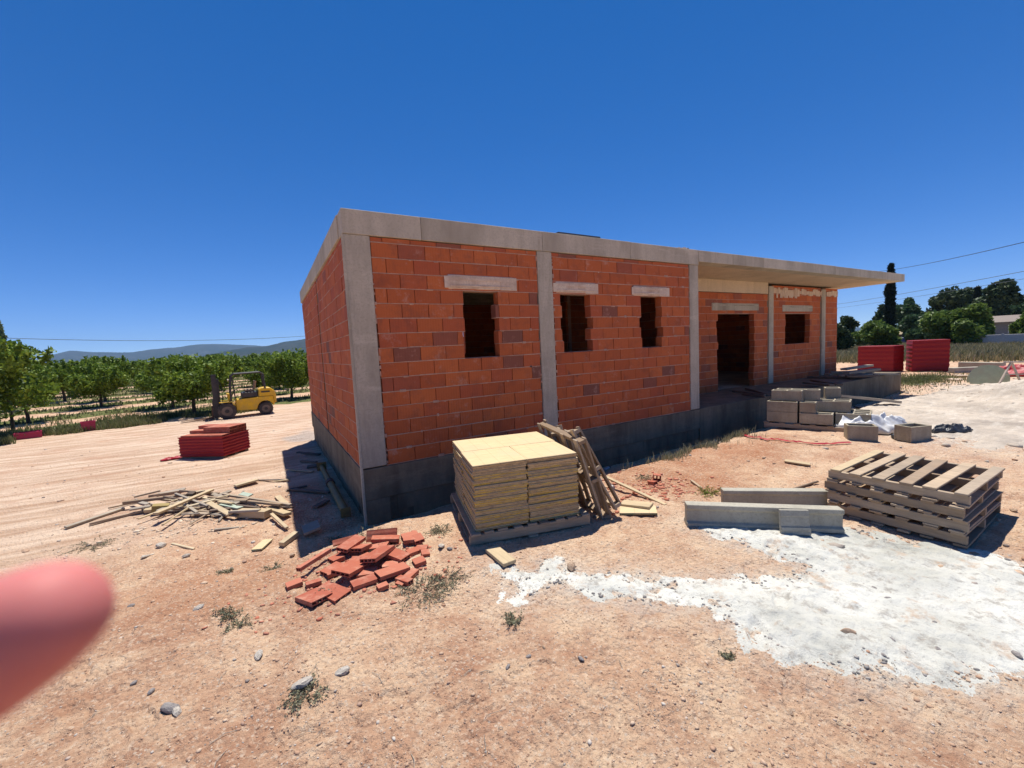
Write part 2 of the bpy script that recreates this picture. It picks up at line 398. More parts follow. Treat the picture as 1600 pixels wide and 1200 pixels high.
def P2(l, z=-.38): return [tuple(at(u, v, z))[:2] for u, v in l]
SPILL = P2([(785, 885), (812, 930), (860, 910), (930, 933), (1085, 938), (1130, 960), (1180, 988), (1240, 1018), (1310, 1040), (1385, 1060), (1480, 1062), (1620, 1058), (1800, 1040), (1820, 930), (1620, 890), (1560, 868), (1500, 852), (1440, 846), (1380, 838), (1320, 828), (1250, 830), (1150, 826), (1085, 820), (1090, 828), (1150, 850), (1215, 868), (1262, 882), (1235, 900), (1150, 906), (1080, 908), (1000, 895), (920, 905), (870, 878), (855, 876), (845, 900), (815, 893)])
SAND = [tuple(at(u, v, -.42))[:2] for u, v in [(1286, 618), (1240, 640), (1400, 655), (1420, 672), (1450, 690), (1530, 700), (1700, 705)]] + [(11, -7.5), (21, -7), (20, -2.2), (17.3, -1.0), (14.6, -.95)]
def build_ground():
    th = np.concatenate([np.arange(-32, 92, .165), np.arange(92, 328, 2.4)]); th = np.radians(th)
    rr = [0.02, .3, .6, .85]; r = 1.05
    while r < 9: rr.append(r); r *= 1.0062
    while r < 40: rr.append(r); r *= 1.012
    while r < 400: rr.append(r); r *= 1.06
    rr += [500, 800, 1500, 2500, 4200, 9000]
    rr = np.array(rr); T, Q = np.meshgrid(th, rr)
    X = CAM[0]+Q*np.sin(T); Y = CAM[1]+Q*np.cos(T); Z = gz(X.ravel(), Y.ravel()).reshape(X.shape)
    nr, nt = X.shape; idx = np.arange(nr*nt).reshape(nr, nt); nx = np.roll(idx, -1, axis=1)
    F = np.stack([idx[:-1], idx[1:], nx[1:], nx[:-1]], -1).reshape(-1, 4)[:, ::-1]
    x, y = X.ravel(), Y.ravel()
    # ground cover masks
    q = -x*_rd[1]+y*_rd[0]; edge = q-16.3+.9*pn(x*.25, y*.25, 21)+.5*pn(x*1.1, y*1.1, 22)
    orch = sm(-.4, 1.2, edge)*sm(10, 6, x)
    strip = .5+.5*np.cos((q-18.6)/5.6*2*np.pi*1.0)
    green = orch*np.clip(strip*1.6-.02+.6*pn(x*.4, y*.4, 23), 0, 1)
    rf = sm(19.5, 22.5, x-.10*y+1.2*pn(x*.2, y*.2, 24))*sm(26, 34, x+.2*y)  # dry field at the right
    green2 = sm(.15, .5, 1-np.hypot((x-19.0)/2.8, (y-.4)/1.0)+.5*pn(x*.9, y*.9, 25))
    dry = np.clip(rf*1.0, 0, 1)*np.clip(.8+.5*pn(x*.1, y*.1, 26), 0, 1)
    grav = .6*sm(.2, .7, 1-np.hypot((x+.05)/.8, (y-7.2)/2.0)+.5*pn(x*1.5, y*1.5, 27))
    red = sm(.2, .7, 1-np.hypot((x-4.2)/3.2, (y+1.4)/1.3)+.5*pn(x*.8, y*.8, 28)) + .8*sm(.0, .6, 1-np.hypot((x+1.9)/2.0, (y+.9)/1.1)+.5*pn(x, y, 29))
    pale = groad(x, y)
    nearp = np.hypot(x-2.6, y+3.6) < 7; dust = np.zeros(x.size); sp_ = inside(SPILL, x[nearp], y[nearp]); dust[nearp] = np.exp(-np.clip(-sp_, 0, 9)*7)*.85
    hp = np.hypot(x-13, y+3) < 12; sp2 = inside(SAND, x[hp], y[hp]); dust[hp] = np.maximum(dust[hp], np.exp(-np.clip(-sp2, 0, 9)*1.6)*.8)
    me = np_mesh('ground', np.stack([x, y, Z.ravel()], 1), F, True,
                 dict(green=np.clip(green+green2*.9, 0, 1), dry=dry, grav=grav, red=np.clip(red, 0, 1), pale=pale, dust=dust))
    n = NM('soil')
    c = n.mix(n.ramp(n.noise(.9, 8, .68), [(.32, 0), (.68, 1)]), (.62, .405, .26), (.48, .265, .165))
    c = n.mix(n.ramp(n.noise(3.2, 7, .72), [(.42, 0), (.60, .85)]), c, (.72, .52, .345))
    c = n.mix(n.ramp(n.noise(7.5, 7, .75), [(.55, 0), (.70, .55)]), c, (.40, .225, .14))
    c = n.mix(n.ramp(n.noise(19, 6, .75), [(.54, 0), (.68, .5)]), c, (.80, .63, .45))
    c = n.mix(n.ramp(n.noise(1.7, 6, .7, vec=n.vec((1, 1, 1), raw=True)), [(.50, 0), (.64, .70)]), c, (.40, .20, .12))
    c = n.mix(n.math('MULTIPLY', n.attr('red'), n.ramp(n.noise(2, 6, .6), [(.3, .3), (.6, .95)])), c, (.42, .20, .11))
    c = n.mix(n.ramp(n.noise(38, 6, .75), [(.53, 0), (.62, .55)]), c, (.34, .19, .12))
    c = n.mix(n.ramp(n.noise(30, 6, .75, vec=n.vec((1, 1, 1), (0, 0, 1.0))), [(.53, 0), (.62, .55)]), c, (.76, .60, .44))
    rut = n.noise(1.0, 6, .65, vec=n.vec((.45, 5, 1), (0, 0, -.37), raw=True))
    pc = n.mix(n.ramp(rut, [(.38, 0), (.60, 1)]), (.46, .30, .20), (.74, .575, .43))
    pc = n.mix(n.ramp(n.noise(1.6, 8, .75), [(.50, 0), (.66, .7)]), pc, (.50, .29, .19))
    c = n.mix(n.math('MULTIPLY', n.attr('pale'), .85), c, pc)
    gv = n.mix(n.ramp(n.noise(30, 4, .7), [(.4, 0), (.6, 1)]), (.20, .19, .18), (.48, .46, .44))
    c = n.mix(n.attr('grav'), c, gv)
    c = n.mix(n.ramp(n.math('MULTIPLY', n.attr('dry'), n.ramp(n.noise(1.5, 6), [(.3, .6), (.6, 1)])), [(.35, 0), (.6, 1)]), c, n.mix(n.noise(.6, 6), (.25, .20, .10), (.36, .29, .17)))
    c = n.mix(n.ramp(n.math('MULTIPLY', n.attr('green'), n.ramp(n.noise(1.8, 6, .7), [(.3, .5), (.62, 1.1)])), [(.35, 0), (.62, 1)]), c, n.mix(n.noise(2.5, 6), (.07, .10, .025), (.17, .17, .06)))
    c = n.mix(n.math('MULTIPLY', n.attr('dust'), n.ramp(n.noise(13, 7, .75), [(.36, 0), (.58, 1)])), c, (.66, .61, .52))
    # grit: light and dark grains
    v1 = n.voro(52, out='Color'); sep = n.n.new('ShaderNodeSeparateColor'); n.L(v1, sep.inputs[0])
    dist = n.voro(52)
    lite = n.math('MULTIPLY', n.math('GREATER_THAN', sep.outputs[0], .87), n.math('LESS_THAN', dist, .38))
    darkg = n.math('MULTIPLY', n.math('GREATER_THAN', sep.outputs[1], .90), n.math('LESS_THAN', dist, .34))
    c = n.mix(n.math('MULTIPLY', lite, .65), c, (.66, .54, .42)); c = n.mix(n.math('MULTIPLY', darkg, .65), c, (.22, .12, .08))
    h = n.math('ADD', n.math('MULTIPLY', n.noise(26, 8, .72), 1.0), n.math('MULTIPLY', n.noise(6, 5, .6), 1.2))
    h = n.math('ADD', h, n.math('MULTIPLY', n.math('SUBTRACT', 1, n.voro(34)), .5)); h = n.math('ADD', h, n.math('MULTIPLY', n.noise(75, 4, .7), .5))
    n.bump(h, .95, .03)
    obj('ground', me, n.done(c, .95, spec=.1), kind='structure')
build_ground()

def overlay(name, poly, res, thick, mat, ramp_k=.06, wob=.10, pad=.3, lump=.004, bank=None):
    P = np.array(poly); x0, y0 = P.min(0)-pad; x1, y1 = P.max(0)+pad
    xs = np.arange(x0, x1, res); ys = np.arange(y0, y1, res); X, Y = np.meshgrid(xs, ys); x, y = X.ravel(), Y.ravel()
    sdv = inside(poly, x, y) + wob*(pn(x*2.2, y*2.2, 31)+.55*pn(x*6, y*6, 32)+.3*pn(x*15, y*15, 33))
    holes = sm(.42, .55, pn(x*1.7, y*1.7, 35)+.3*pn(x*7, y*7, 36))*sm(.45, .05, sdv)*.16; sdv = sdv-holes
    z = gz(x, y) + np.clip(sdv*ramp_k, -.03, thick) + np.where(sdv > 0, lump*(pn(x*9, y*9, 34)), 0) + .002
    keep = (sdv > -3*res-.02).reshape(X.shape); idx = np.arange(x.size).reshape(X.shape)
    k = keep[:-1, :-1] | keep[1:, :-1] | keep[:-1, 1:] | keep[1:, 1:]
    F = np.stack([idx[:-1, :-1][k], idx[:-1, 1:][k], idx[1:, 1:][k], idx[1:, :-1][k]], -1)
    used = np.unique(F); mp = np.zeros(x.size, int); mp[used] = np.arange(used.size)
    obj(name, np_mesh(name, np.stack([x, y, z], 1)[used], mp[F], True), mat, kind='structure')
    return poly
n = NM('lime_spill')
c = n.mix(n.ramp(n.noise(.8, 6, .6), [(.40, 0), (.60, 1)]), (.70, .69, .62), (.47, .465, .41))
c = n.mix(n.ramp(n.noise(3, 7, .7), [(.50, 0), (.70, .6)]), c, (.80, .78, .71))
c = n.mix(n.ramp(n.noise(11, 7, .78), [(.52, 0), (.63, .75)]), c, (.33, .30, .26))
c = n.mix(n.ramp(n.noise(4.5, 7, .75), [(.56, 0), (.66, .75)]), c, (.50, .36, .25))
n.bump(n.math('ADD', n.noise(18, 7, .75), n.noise(4, 5)), .85, .03); lime = n.done(c, .9, spec=.15)
n = NM('pale_sand')
c = n.mix(n.ramp(n.noise(1.0, 7, .7), [(.38, 0), (.64, 1)]), (.58, .50, .41), (.36, .31, .26))
c = n.mix(n.ramp(n.noise(2.2, 8, .7, vec=n.vec((.6, 2.5, 1))), [(.5, 0), (.7, .7)]), c, (.70, .64, .55))
c = n.mix(n.ramp(n.noise(7, 7, .8), [(.52, 0), (.66, .6)]), c, (.34, .29, .24))
n.bump(n.math('ADD', n.noise(9, 8, .7), n.noise(2, 5)), .8, .05); sand = n.done(c, .95, spec=.1)
overlay('cement_spill', SPILL, .014, .012, lime, lump=.010, wob=.13)
overlay('sand_heap', SAND, .07, .03, sand, ramp_k=.1, wob=.35, pad=.6, lump=.02)

# ------------------------------------------------------------------ hills
def ridge(name, prof, dist, depth, mat, seed, amp):
    az = np.radians(np.arange(prof[0][0], prof[-1][0]+.01, .25)); a = np.degrees(az)
    e = np.interp(a, [p[0] for p in prof], [p[1] for p in prof]) + amp*pn(a*.8, a*0+seed, seed)+amp*.5*pn(a*2.7, a*0, seed+1)
    e = np.maximum(e, .02)
    H = np.tan(np.radians(e))*dist; rows = []
    for k, f in enumerate(np.linspace(0, 1, 12)):
        rr = dist-depth*(1-f); hh = H*(f**1.3)*(1+.10*pn(a*1.1+k*.9, a*0+k*.7, seed+2)*(1-f)*4)-2*(1-f)
        rows.append(np.stack([CAM[0]+rr*np.sin(az), CAM[1]+rr*np.cos(az), hh], 1))
    rr = dist+depth; rows.append(np.stack([CAM[0]+rr*np.sin(az), CAM[1]+rr*np.cos(az), 0*az-5], 1))
    V = np.concatenate(rows); m = len(az); idx = np.arange(len(V)).reshape(-1, m)
    F = np.stack([idx[:-1, :-1], idx[:-1, 1:], idx[1:, 1:], idx[1:, :-1]], -1).reshape(-1, 4)
    obj(name, np_mesh(name, V, F, True), mat, kind='structure')
n = NM('hill_scrub')
c = n.mix(n.ramp(n.noise(.006, 9, .7), [(.38, 0), (.62, 1)]), (.022, .034, .026), (.055, .058, .05))
c = n.mix(n.ramp(n.noise(.03, 6, .7), [(.5, 0), (.66, .8)]), c, (.025, .038, .022)); hill_m = n.done(c, 1, spec=0)
ridge('far_hills', [(-75, .5), (-40, .9), (-24, .3), (-21, .55), (-19, .9), (-17.5, 1.45), (-16.2, 1.85), (-14.5, 1.62), (-12, 1.5), (-10.3, 1.75), (-8.5, 1.85), (-6.5, 2.15), (-4.5, 2.1), (-2.6, 1.95), (0, 1.7), (4, 1.9), (12, 2.0), (30, 1.4), (55, .7), (64, .45), (75, .35), (100, .4), (150, .6)], 5200, 1500, hill_m, 41, .04)
ridge('near_hills', [(-60, .1), (-12, .1), (-9, .4), (-6, .9), (-4, 1.3), (-2, 1.65), (0, 1.75), (2, 2.15), (4, 2.4), (9, 2.7), (16, 2.2), (30, .9), (45, .3), (60, .1)], 2600, 1100, hill_m, 51, .05)

# the summer air that turns the far hills blue
hz = MB().box(-5900, 5900, -5900, 5900, -7, 330)
n = NM('air'); n.t.nodes.remove(n.b); pv = n.n.new('ShaderNodeVolumePrincipled'); pv.inputs['Density'].default_value = 1.1e-4; pv.inputs['Color'].default_value = (.42, .66, 1, 1); pv.inputs['Anisotropy'].default_value = .1
n.L(pv.outputs[0], n.out.inputs['Volume'])
obj('haze', hz, n.m, kind='stuff')

# ------------------------------------------------------------------ the brick building
house = empty('brick_house', (0, 0, 0), label='single storey red brick building shell with concrete columns, flat slab and porch canopy', cat='building')
H, CH, ZT = 2.75, 2.75/15.35, 3.03
BT = .14
brick_mesh = cbox('brick', .332, BT, CH-.009, .003); brick_mesh.materials.append(brick_red)
far_bricks = MB(); brick_budget = [300]
def brick_run(root, O, ux, nrm, L, rows, openings, top, budget, seed, name='brick_wall', zlow=0.0, single=True):
    """a wall of bricks laid along ux from O; nrm points outwards"""
    rnd = random.Random(seed); ux = Vector(ux); nrm = Vector(nrm); O = Vector(O)
    ang = math.atan2(ux.y, ux.x)
    back = MB(); mort = MB(); joint = []
    M0 = Matrix(((ux.x, -nrm.x, 0, O.x), (ux.y, -nrm.y, 0, O.y), (0, 0, 1, O.z), (0, 0, 0, 1)))
    laid = []
    for i in range(rows+1):
        z0 = i*CH; z1 = min(z0+CH-.009, top-.01)
        if z1-z0 < .03: continue
        zm = (z0+z1)/2; segs = [(0.0, L)]
        for (a, b, c, d) in openings:
            if c-.01 < zm < d+.01:
                ja, jb = (rnd.uniform(-.05, .04), rnd.uniform(-.04, .05)) if i % 2 else (rnd.uniform(-.02, .03), rnd.uniform(-.03, .02))
                new = []
                for s0, s1 in segs:
                    if b+jb <= s0 or a+ja >= s1: new.append((s0, s1)); continue
                    if a+ja > s0: new.append((s0, a+ja))
                    if b+jb < s1: new.append((b+jb, s1))
                segs = new
        off = (.17 if i % 2 else 0) + rnd.uniform(-.035, .035); wav = rnd.uniform(-.003, .003)
        for s0, s1 in segs:
            sa = s0 + (rnd.uniform(.0, .022) if s0 == 0 else 0); sb = s1 - (rnd.uniform(.0, .022) if s1 == L else 0)
            x = -off
            while x < s1:
                a, b = max(x, sa), min(x+.334, sb); x += .34
                if b-a < .045: continue
                laid.append((a, b, z0, z1, rnd.uniform(-.004, .004), wav))
            back.box(s0+.004, s1-.004, .05, BT-.012, z0-.0005, z0+CH if i < rows else z1, M0)
            # bed joint above and below this course, with squeezed out mortar
            xx = s0
            while xx < s1-.01:
                x2 = min(s1, xx+rnd.uniform(.12, .4))
                mort.box(xx, x2, .0+rnd.uniform(-.004, .004), BT-.002, z0-.009-.001, z0-.0004+rnd.uniform(-.001, .004), M0); xx = x2
    wall = obj(name, back, mortar, root)
    tags(obj('mortar_bed', mort, mortar, wall), kind='stuff')
    for (a, b, z0, z1, dn, wv) in laid:
        if budget(a, z0) and brick_budget[0] > 0:
            brick_budget[0] -= 1
            c = O+ux*((a+b)/2)-nrm*(BT/2+dn); c.z = O.z+(z0+z1)/2
            o = bpy.data.objects.new('brick', brick_mesh); COL.objects.link(o); o.parent = wall; o.location = c
            o.rotation_euler = (0, rnd.uniform(-.004, .004), ang+rnd.uniform(-.004, .004)); o.scale = ((b-a)/.332, 1, (z1-z0)/(CH-.009))
        else:
            far_bricks.box(a, b, dn, BT+dn, z0, z1, M0)
    return wall
yes = lambda a, z: True
no = lambda a, z: False
W1, W2, W3 = (1.42, 1.95, 1.255, 2.16), (3.09, 3.65, 1.255, 2.15), (4.79, 5.34, 1.255, 2.14)
o1, o2 = .301, 2.923
brick_run(house, (o1, .012, 0), (1, 0, 0), (0, -1, 0), 2.663-o1, 15, [(W1[0]-o1, W1[1]-o1, W1[2], W1[3])], H, yes, 1)
brick_run(house, (o2, .012, 0), (1, 0, 0), (0, -1, 0), 6.089-o2, 15, [(w_[0]-o2, w_[1]-o2, w_[2], w_[3]) for w_ in (W2, W3)], H, yes, 2)
brick_run(house, (.012, 3.12, 0), (0, -1, 0), (-1, 0, 0), 3.05, 15, [], H, lambda a, z: a > 1.9, 3)
brick_run(house, (.012, 6.70, 0), (0, -1, 0), (-1, 0, 0), 3.42, 15, [], H, no, 4)
YR = 1.376
brick_run(house, (6.50, YR, 0), (1, 0, 0), (0, -1, 0), 4.80, 13, [(9.0-6.5, 10.63-6.5, -.1, 2.04)], 2.50, no, 5)
brick_run(house, (11.55, YR, 0), (1, 0, 0), (0, -1, 0), 2.75, 15, [(12.21-11.55, 13.62-11.55, 1.06, 2.02)], 2.76, no, 6)
brick_run(house, (14.58, YR, 0), (1, 0, 0), (0, -1, 0), .84, 15, [], 2.76, no, 7)
brick_run(house, (15.42, YR+.15, 0), (0, 1, 0), (1, 0, 0), 5.2, 15, [], 2.76, no, 8)
brick_run(house, (6.36, YR+.02, 0), (0, -1, 0), (1, 0, 0), YR-.20, 15, [], 2.72, no, 9)
brick_run(house, (15.4, 6.75, 0), (-1, 0, 0), (0, 1, 0), 15.38, 15, [(15.4-4.42, 15.4-4.10, 1.25, 2.15), (15.4-7.0, 15.4-6.0, 1.2, 2.2), (15.4-1.9, 15.4-1.2, 1.5, 2.2)], H, no, 10)
brick_run(house, (9.5, 4.3, 0), (-1, 0, 0), (0, -1, 0), 4.6, 15, [], H, no, 11)  # partition added to darken the view through the right small window
brick_run(house, (4.95, 4.2, 0), (0, -1, 0), (-1, 0, 0), 1.9, 15, [], H, no, 12)
0 and brick_run(house, (9.62, YR+.3, 0), (0, 1, 0), (-1, 0, 0), 2.6, 15, [], H, no, 14)
brick_run(house, (15.2, 5.6, 0), (-1, 0, 0), (0, -1, 0), 5.3, 15, [], H, no, 13)  # inner wall added, set far back so the porch doorway stays dark
obj('brick_courses', far_bricks, brick_red, house, kind='stuff')

# concrete columns
def part(name, m, mat, bevel=.006, **k): return obj(name, m, mat, house, bevel=bevel, **k)
part('column', MB().box(0, .301, 0, .065, .0, H-.002), concrete)
part('column', MB().box(2.663, 2.923, .0, .28, .0, H-.002), concrete)
part('column', MB().box(6.089, 6.344, .0, .28, .0, H-.002), concrete)
part('column', MB().box(6.33, 6.49, YR-.10, YR+.2, 0, 2.78), concrete)
part('column', MB().box(11.31, 11.54, YR-.03, YR+.22, 0, 2.72), concrete)
part('column', MB().box(14.32, 14.56, YR-.03, YR+.22, 0, 2.72), concrete)
part('column', MB().box(1.9, 2.15, 2.6, 2.85, 0, H), wood_dark)
part('column', MB().box(.02, .28, 3.16, 3.26, 0, H), plinth_concrete)
# formwork lip at the corner and joints of the slab edge
part('corner_fillet', MB().box(-.012, .018, -.010, .03, -.70, H-.01), concrete, bevel=.004)
mb = MB()
for x, sg in ((.301, 1), (2.663, -1), (2.923, 1), (6.089, -1)):
    z = .02
    while z < H-.1:
        hh = random.uniform(.015, .07)
        if random.random() < .55:
            w0 = random.uniform(.008, .028); mb.box(min(x, x+sg*w0), max(x, x+sg*w0), -.002+random.uniform(0, .006), .05, z, z+hh, Matrix.Translation((0, 0, 0)))
        z += hh+random.uniform(.01, .09)
for k in range(70):
    x = random.choice([random.uniform(.4, 1.3), random.uniform(2.0, 2.6), random.uniform(3.7, 4.7), random.uniform(5.4, 6.0)]); z = random.randint(0, 14)*CH-.02
    mb.box(x, x+random.uniform(.02, .10), .006, .04, z, z+random.uniform(.012, .04))
part('mortar_smear', mb, mortar, .004, kind='stuff')
# roof slab: edge beam in lengths with open shutter joints between them
xs = [0, .93, 2.76, 4.55, 6.345]
for a, b in zip(xs[:-1], xs[1:]):
    part('slab_edge', MB().box(a+.002, b-.002, -.012, .26, H, ZT+random.uniform(-.006, .004)), slab_concrete, .004)
ysl = [.0, 1.9, 3.9, 5.6, 6.78]
for a, b in zip(ysl[:-1], ysl[1:]):
    part('slab_edge', MB().box(-.012, .26, a+(.262 if a == 0 else .002), b-.002, H, ZT+random.uniform(-.006, .004)), slab_concrete, .004)
xc = [6.348, 7.43, 8.55, 9.8, 11.83, 14.1, 16.34]
for a, b in zip(xc[:-1], xc[1:]):
    part('slab_edge', MB().box(a+.002, b-.002, -.012, .26, 2.815, ZT+random.uniform(-.006, .004)), slab_concrete, .004)
part('roof_slab', MB().box(.262, 6.34, .262, 6.75, 2.82, ZT-.02).box(6.35, 15.42, 1.7, 6.75, 2.82, ZT-.02), slab_concrete)
part('canopy_soffit', MB().box(6.35, 16.335, .262, 1.698, 2.819, ZT-.02).box(15.43, 16.335, 1.70, 4.2, 2.819, ZT-.02), soffit_concrete, 0)
part('canopy_beam', MB().box(6.50, 11.30, YR-.01, YR+.24, 2.505, 2.817), soffit_concrete)
# ceiling joists seen through the openings
for y in np.arange(.6, 6.6, .7):
    part('joist', MB().box(.27, 6.3, y, y+.11, 2.70, 2.818), slab_concrete, 0)
# plinth: a cast band over laid block courses
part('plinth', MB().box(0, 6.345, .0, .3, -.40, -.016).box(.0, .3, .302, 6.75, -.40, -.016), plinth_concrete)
foot = MB(); zz = -.40
for r_ in range(3):
    x = 0.0 + (.2 if r_ % 2 else 0)
    while x < 6.3:
        x2 = min(x+.4, 6.33)
        if x > .31: foot.box(x+.0015, x2-.0015, .018+random.uniform(0, .006), .29, zz-.198, zz-.002)
        x = x2
    y = .31+(.2 if r_ % 2 else 0)
    while y < 6.7:
        y2 = min(y+.4, 6.74); foot.box(.018+random.uniform(0, .006), .29, y+.0015, y2-.0015, zz-.198, zz-.002); y = y2
    zz -= .2
part('foundation_block', foot, plinth_concrete, 0, kind='stuff')
part('foundation_core', MB().box(.03, 6.33, .03, .28, -1.0, -.402).box(.03, .28, .285, 6.7, -1.0, -.402).box(.0, .31, .0, .05, -1.0, -.402), plinth_concrete, .004)
part('floor_slab', MB().box(.302, 15.4, .302, 6.72, -.25, -.016), concrete, 0)
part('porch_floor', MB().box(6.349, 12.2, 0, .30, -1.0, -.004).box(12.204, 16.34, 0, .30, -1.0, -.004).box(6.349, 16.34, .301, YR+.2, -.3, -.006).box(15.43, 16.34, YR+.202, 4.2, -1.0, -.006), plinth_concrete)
# lintels
def lintel(x0, x1, y, z0, z1, rag=True, smear=.10):
    l = part('lintel', MB().box(x0, x1, y-.012, y+.13, z0, z1), lintel_plaster if rag else concrete, .012)
    if rag:
        m = MB(); m.box(x0+.02, x1-.02, y-.022, y-.010, z0+.03, z0+.055)
        m.box(x0-.05, x0+.20, y-.017, y-.006, z0+.01, z1-.02).box(x1-.22, x1+.05, y-.017, y-.006, z0-.005, z1-.01)
        obj('plaster_smear', m, lintel_plaster, l, bevel=.005)
    obj('lintel_rib', MB().box(x0+.03, x1-.03, y-.018, y-.011, z0+(z1-z0)*.62, z0+(z1-z0)*.80), lintel_plaster if rag else concrete, l)
lintel(1.25, 2.24, .012, 2.165, 2.35); lintel(2.98, 3.77, .012, 2.155, 2.32); lintel(4.62, 5.47, .012, 2.145, 2.31)
lintel(8.78, 10.84, YR, 2.045, 2.235, False); lintel(12.06, 13.78, YR, 2.025, 2.21, False)
# ragged plaster band above the porch window
m = MB(); m2 = MB(); x = 11.56
while x < 15.38:
    w_ = random.uniform(.05, .16); t = min(x+w_, 15.38)
    if not (14.3 < x < 14.57): (m if x < 14.4 else m2).box(x, t, YR-.022, YR-.004, 2.54-random.uniform(0, .14)*(1 if x < 13 else .5), 2.66+random.uniform(-.03, .05))
    x = t
part('plaster_band', m, lintel_plaster, .008); part('plaster_band', m2, lintel_plaster, .008)
m = MB()
for k in range(7): m.box(6.352, 6.372, YR-.42+random.uniform(-.03, .03), YR-.13, 1.3+k*.18, 1.3+(k+1)*.18)
part('plaster_patch', m, lintel_plaster, .006)
obj('roof_board', MB().box(0, .84, 0, .5, 0, .03), black_film, loc=(3.08, .02, ZT+.004), rot=(.03, .0, 0), bevel=.003,
    label='dark flat sheet lying on the edge of the flat roof above the middle window', cat='board')
rub = MB()
for k in range(7): rub.box(*(lambda x, s: (x, x+s, .02, .02+s, 0, s*.6))(random.uniform(0, .35), random.uniform(.02, .06)))
obj('rubble', rub, lintel_plaster, loc=(5.75, .02, ZT+.003), label='few small mortar crumbs left on the roof edge above the right small window', cat='rubble')

# ------------------------------------------------------------------ pallets and panels
ORD = ['first', 'second', 'third', 'fourth', 'fifth', 'sixth', 'seventh', 'eighth', 'ninth', 'tenth', 'eleventh', 'twelfth', 'thirteenth', 'fourteenth', 'fifteenth', 'sixteenth', 'seventeenth', 'eighteenth', 'nineteenth', 'twentieth', 'twenty-first', 'twenty-second', 'twenty-third', 'twenty-fourth', 'twenty-fifth']
def jit(a): return random.uniform(-a, a)
def pallet(L, W, hh, loc, rz, label, top=6, bottom=5, group=None, slats_x=None, mat=None, pale=None, rot=None, missing=(), stringers=3):
    """stringers run along X (length L), boards across (W)"""
    mat = mat or wood_old
    root = empty('pallet', loc, rot or (0, 0, rz), label=label, cat='pallet', group=group)
    b = .018; s = hh-2*b
    for k in range(stringers):
        y = -W/2+.02+(W-.04)*k/(stringers-1)
        obj('stringer', cbox('stringer', L, .036, s, .003), mat, root, (0, y+jit(.004), hh/2), (jit(.02), 0, jit(.004)))
    for k in range(top):
        if ('t', k) in missing: continue
        x = -L/2+.05+(L-.10)*k/(top-1)
        obj('deck_board', cbox('deck_board', .085+jit(.008), W+.02+jit(.03), b, .003), (pale if pale and k == 0 else mat), root, (x+jit(.012), jit(.01), hh-b/2+.0005), (0, 0, jit(.02)))
    for k in range(bottom):
        if ('b', k) in missing: continue
        x = -L/2+.05+(L-.10)*k/(bottom-1)
        obj('base_board', cbox('base_board', .085+jit(.008), W+.03+jit(.01), b, .003), mat, root, (x+jit(.012), jit(.01), b/2-.0005), (0, 0, jit(.015)))
    return root
# stack of four pallets at the right
q0, q1, q2, q3 = at(1283, 733, .03), at(1500, 775, .03), at(1571, 739, .03), at(1374, 705, .03)
cx, cy = (q0.x+q1.x+q2.x+q3.x)/4, (q0.y+q1.y+q2.y+q3.y)/4
# boards run q0->q3 (local y), stringers run q0->q1 (local x)
ang = math.atan2(q1.y-q0.y, q1.x-q0.x); LL = .5*((q1-q0).length+(q2-q3).length); WW = .5*((q3-q0).length+(q2-q1).length)
g0 = gz1(cx, cy); names = ['bottom pallet of the stack of four weathered wooden pallets beside the cement spill', 'second pallet from the bottom in the stack of four beside the cement spill',
                          'third pallet from the bottom in the stack of four beside the cement spill', 'top pallet of the stack of four, with one pale yellow deck board']
for k in range(4):
    pallet(LL, WW, .106, (cx+jit(.012), cy+jit(.012), g0+.004+k*.107), ang+jit(.012), names[k], 6, 6, 'weathered wooden pallets stacked by the cement spill', pale=wood_pale if k == 3 else None)
# panel stack
B0 = gp(766, 853); c0 = at(757, 724, .34); c1 = at(896, 706, .34); c2 = at(836, 674, .34); c3 = at(697, 694, .34)
ang = math.atan2(c1.y-c0.y, c1.x-c0.x)
A1 = ((c1-c0).length*.5+(c2-c3).length*.5)*1.03; A2 = ((c3-c0).length*.5+(c2-c1).length*.5)*1.07
cx, cy = (c0.x+c1.x+c2.x+c3.x)/4, (c0.y+c1.y+c2.y+c3.y)/4
gs = gz1(cx, cy)
PZ = -.385
pallet(A1+.16, A2+.04, .12, (cx+.02*math.cos(ang), cy, PZ), ang, 'worn wooden pallet carrying the tall stack of yellow edged shuttering panels', 9, 3, mat=wood_old)
N = 25; pz0 = PZ+.122; pt = (.345-pz0)/N; M3 = Matrix.Rotation(ang, 3, 'Z')
half = A1/2; dep = A2/2
pm = {}
def panel_mesh(w_, d_, m):
    key = (round(w_, 3), round(d_, 3), m.name)
    if key not in pm: pm[key] = cbox('shuttering_panel', w_, d_, pt-.003, .004); pm[key].materials.append(m)
    return pm[key]
PG = 'shuttering panels stacked on the pallet'
for i in range(N):
    fromtop = N-1-i
    for (lx, ly, ww, dd, where) in ((-.0, dep/2+.004, A1, dep-.006, 'back row'), (-half/2, -dep/2, half-.006, dep-.006, 'front left row'), (half/2, -dep/2, half-.006, dep-.006, 'front right row')):
        r_ = random.random(); m = panel_green if i < 2 and (i == 0 or where == 'back row') else (panel_yellow if (r_ < .5 and fromtop > 2) or i == 1 else panel_tan)
        jy = jit(.009) + (-.02 if (fromtop == 0 and 'left' in where) else 0)
        lo = M3 @ Vector((lx+jit(.009), ly+jy, 0))
        cn = {'panel_green': 'green', 'panel_yellow': 'yellow', 'panel_tan': 'tan'}[m.name]
        pos = 'topmost' if fromtop == 0 else ('lowest' if i == 0 else ORD[fromtop]+' from the top')
        obj('shuttering_panel', panel_mesh(ww, dd, m), None, None, (cx+lo.x, cy+lo.y, pz0+pt*(i+.5)), (jit(.003), jit(.003), ang+jit(.012)),
            label='%s edged panel, %s in the %s of the stack' % (cn, pos, where), cat='panel', group=PG)
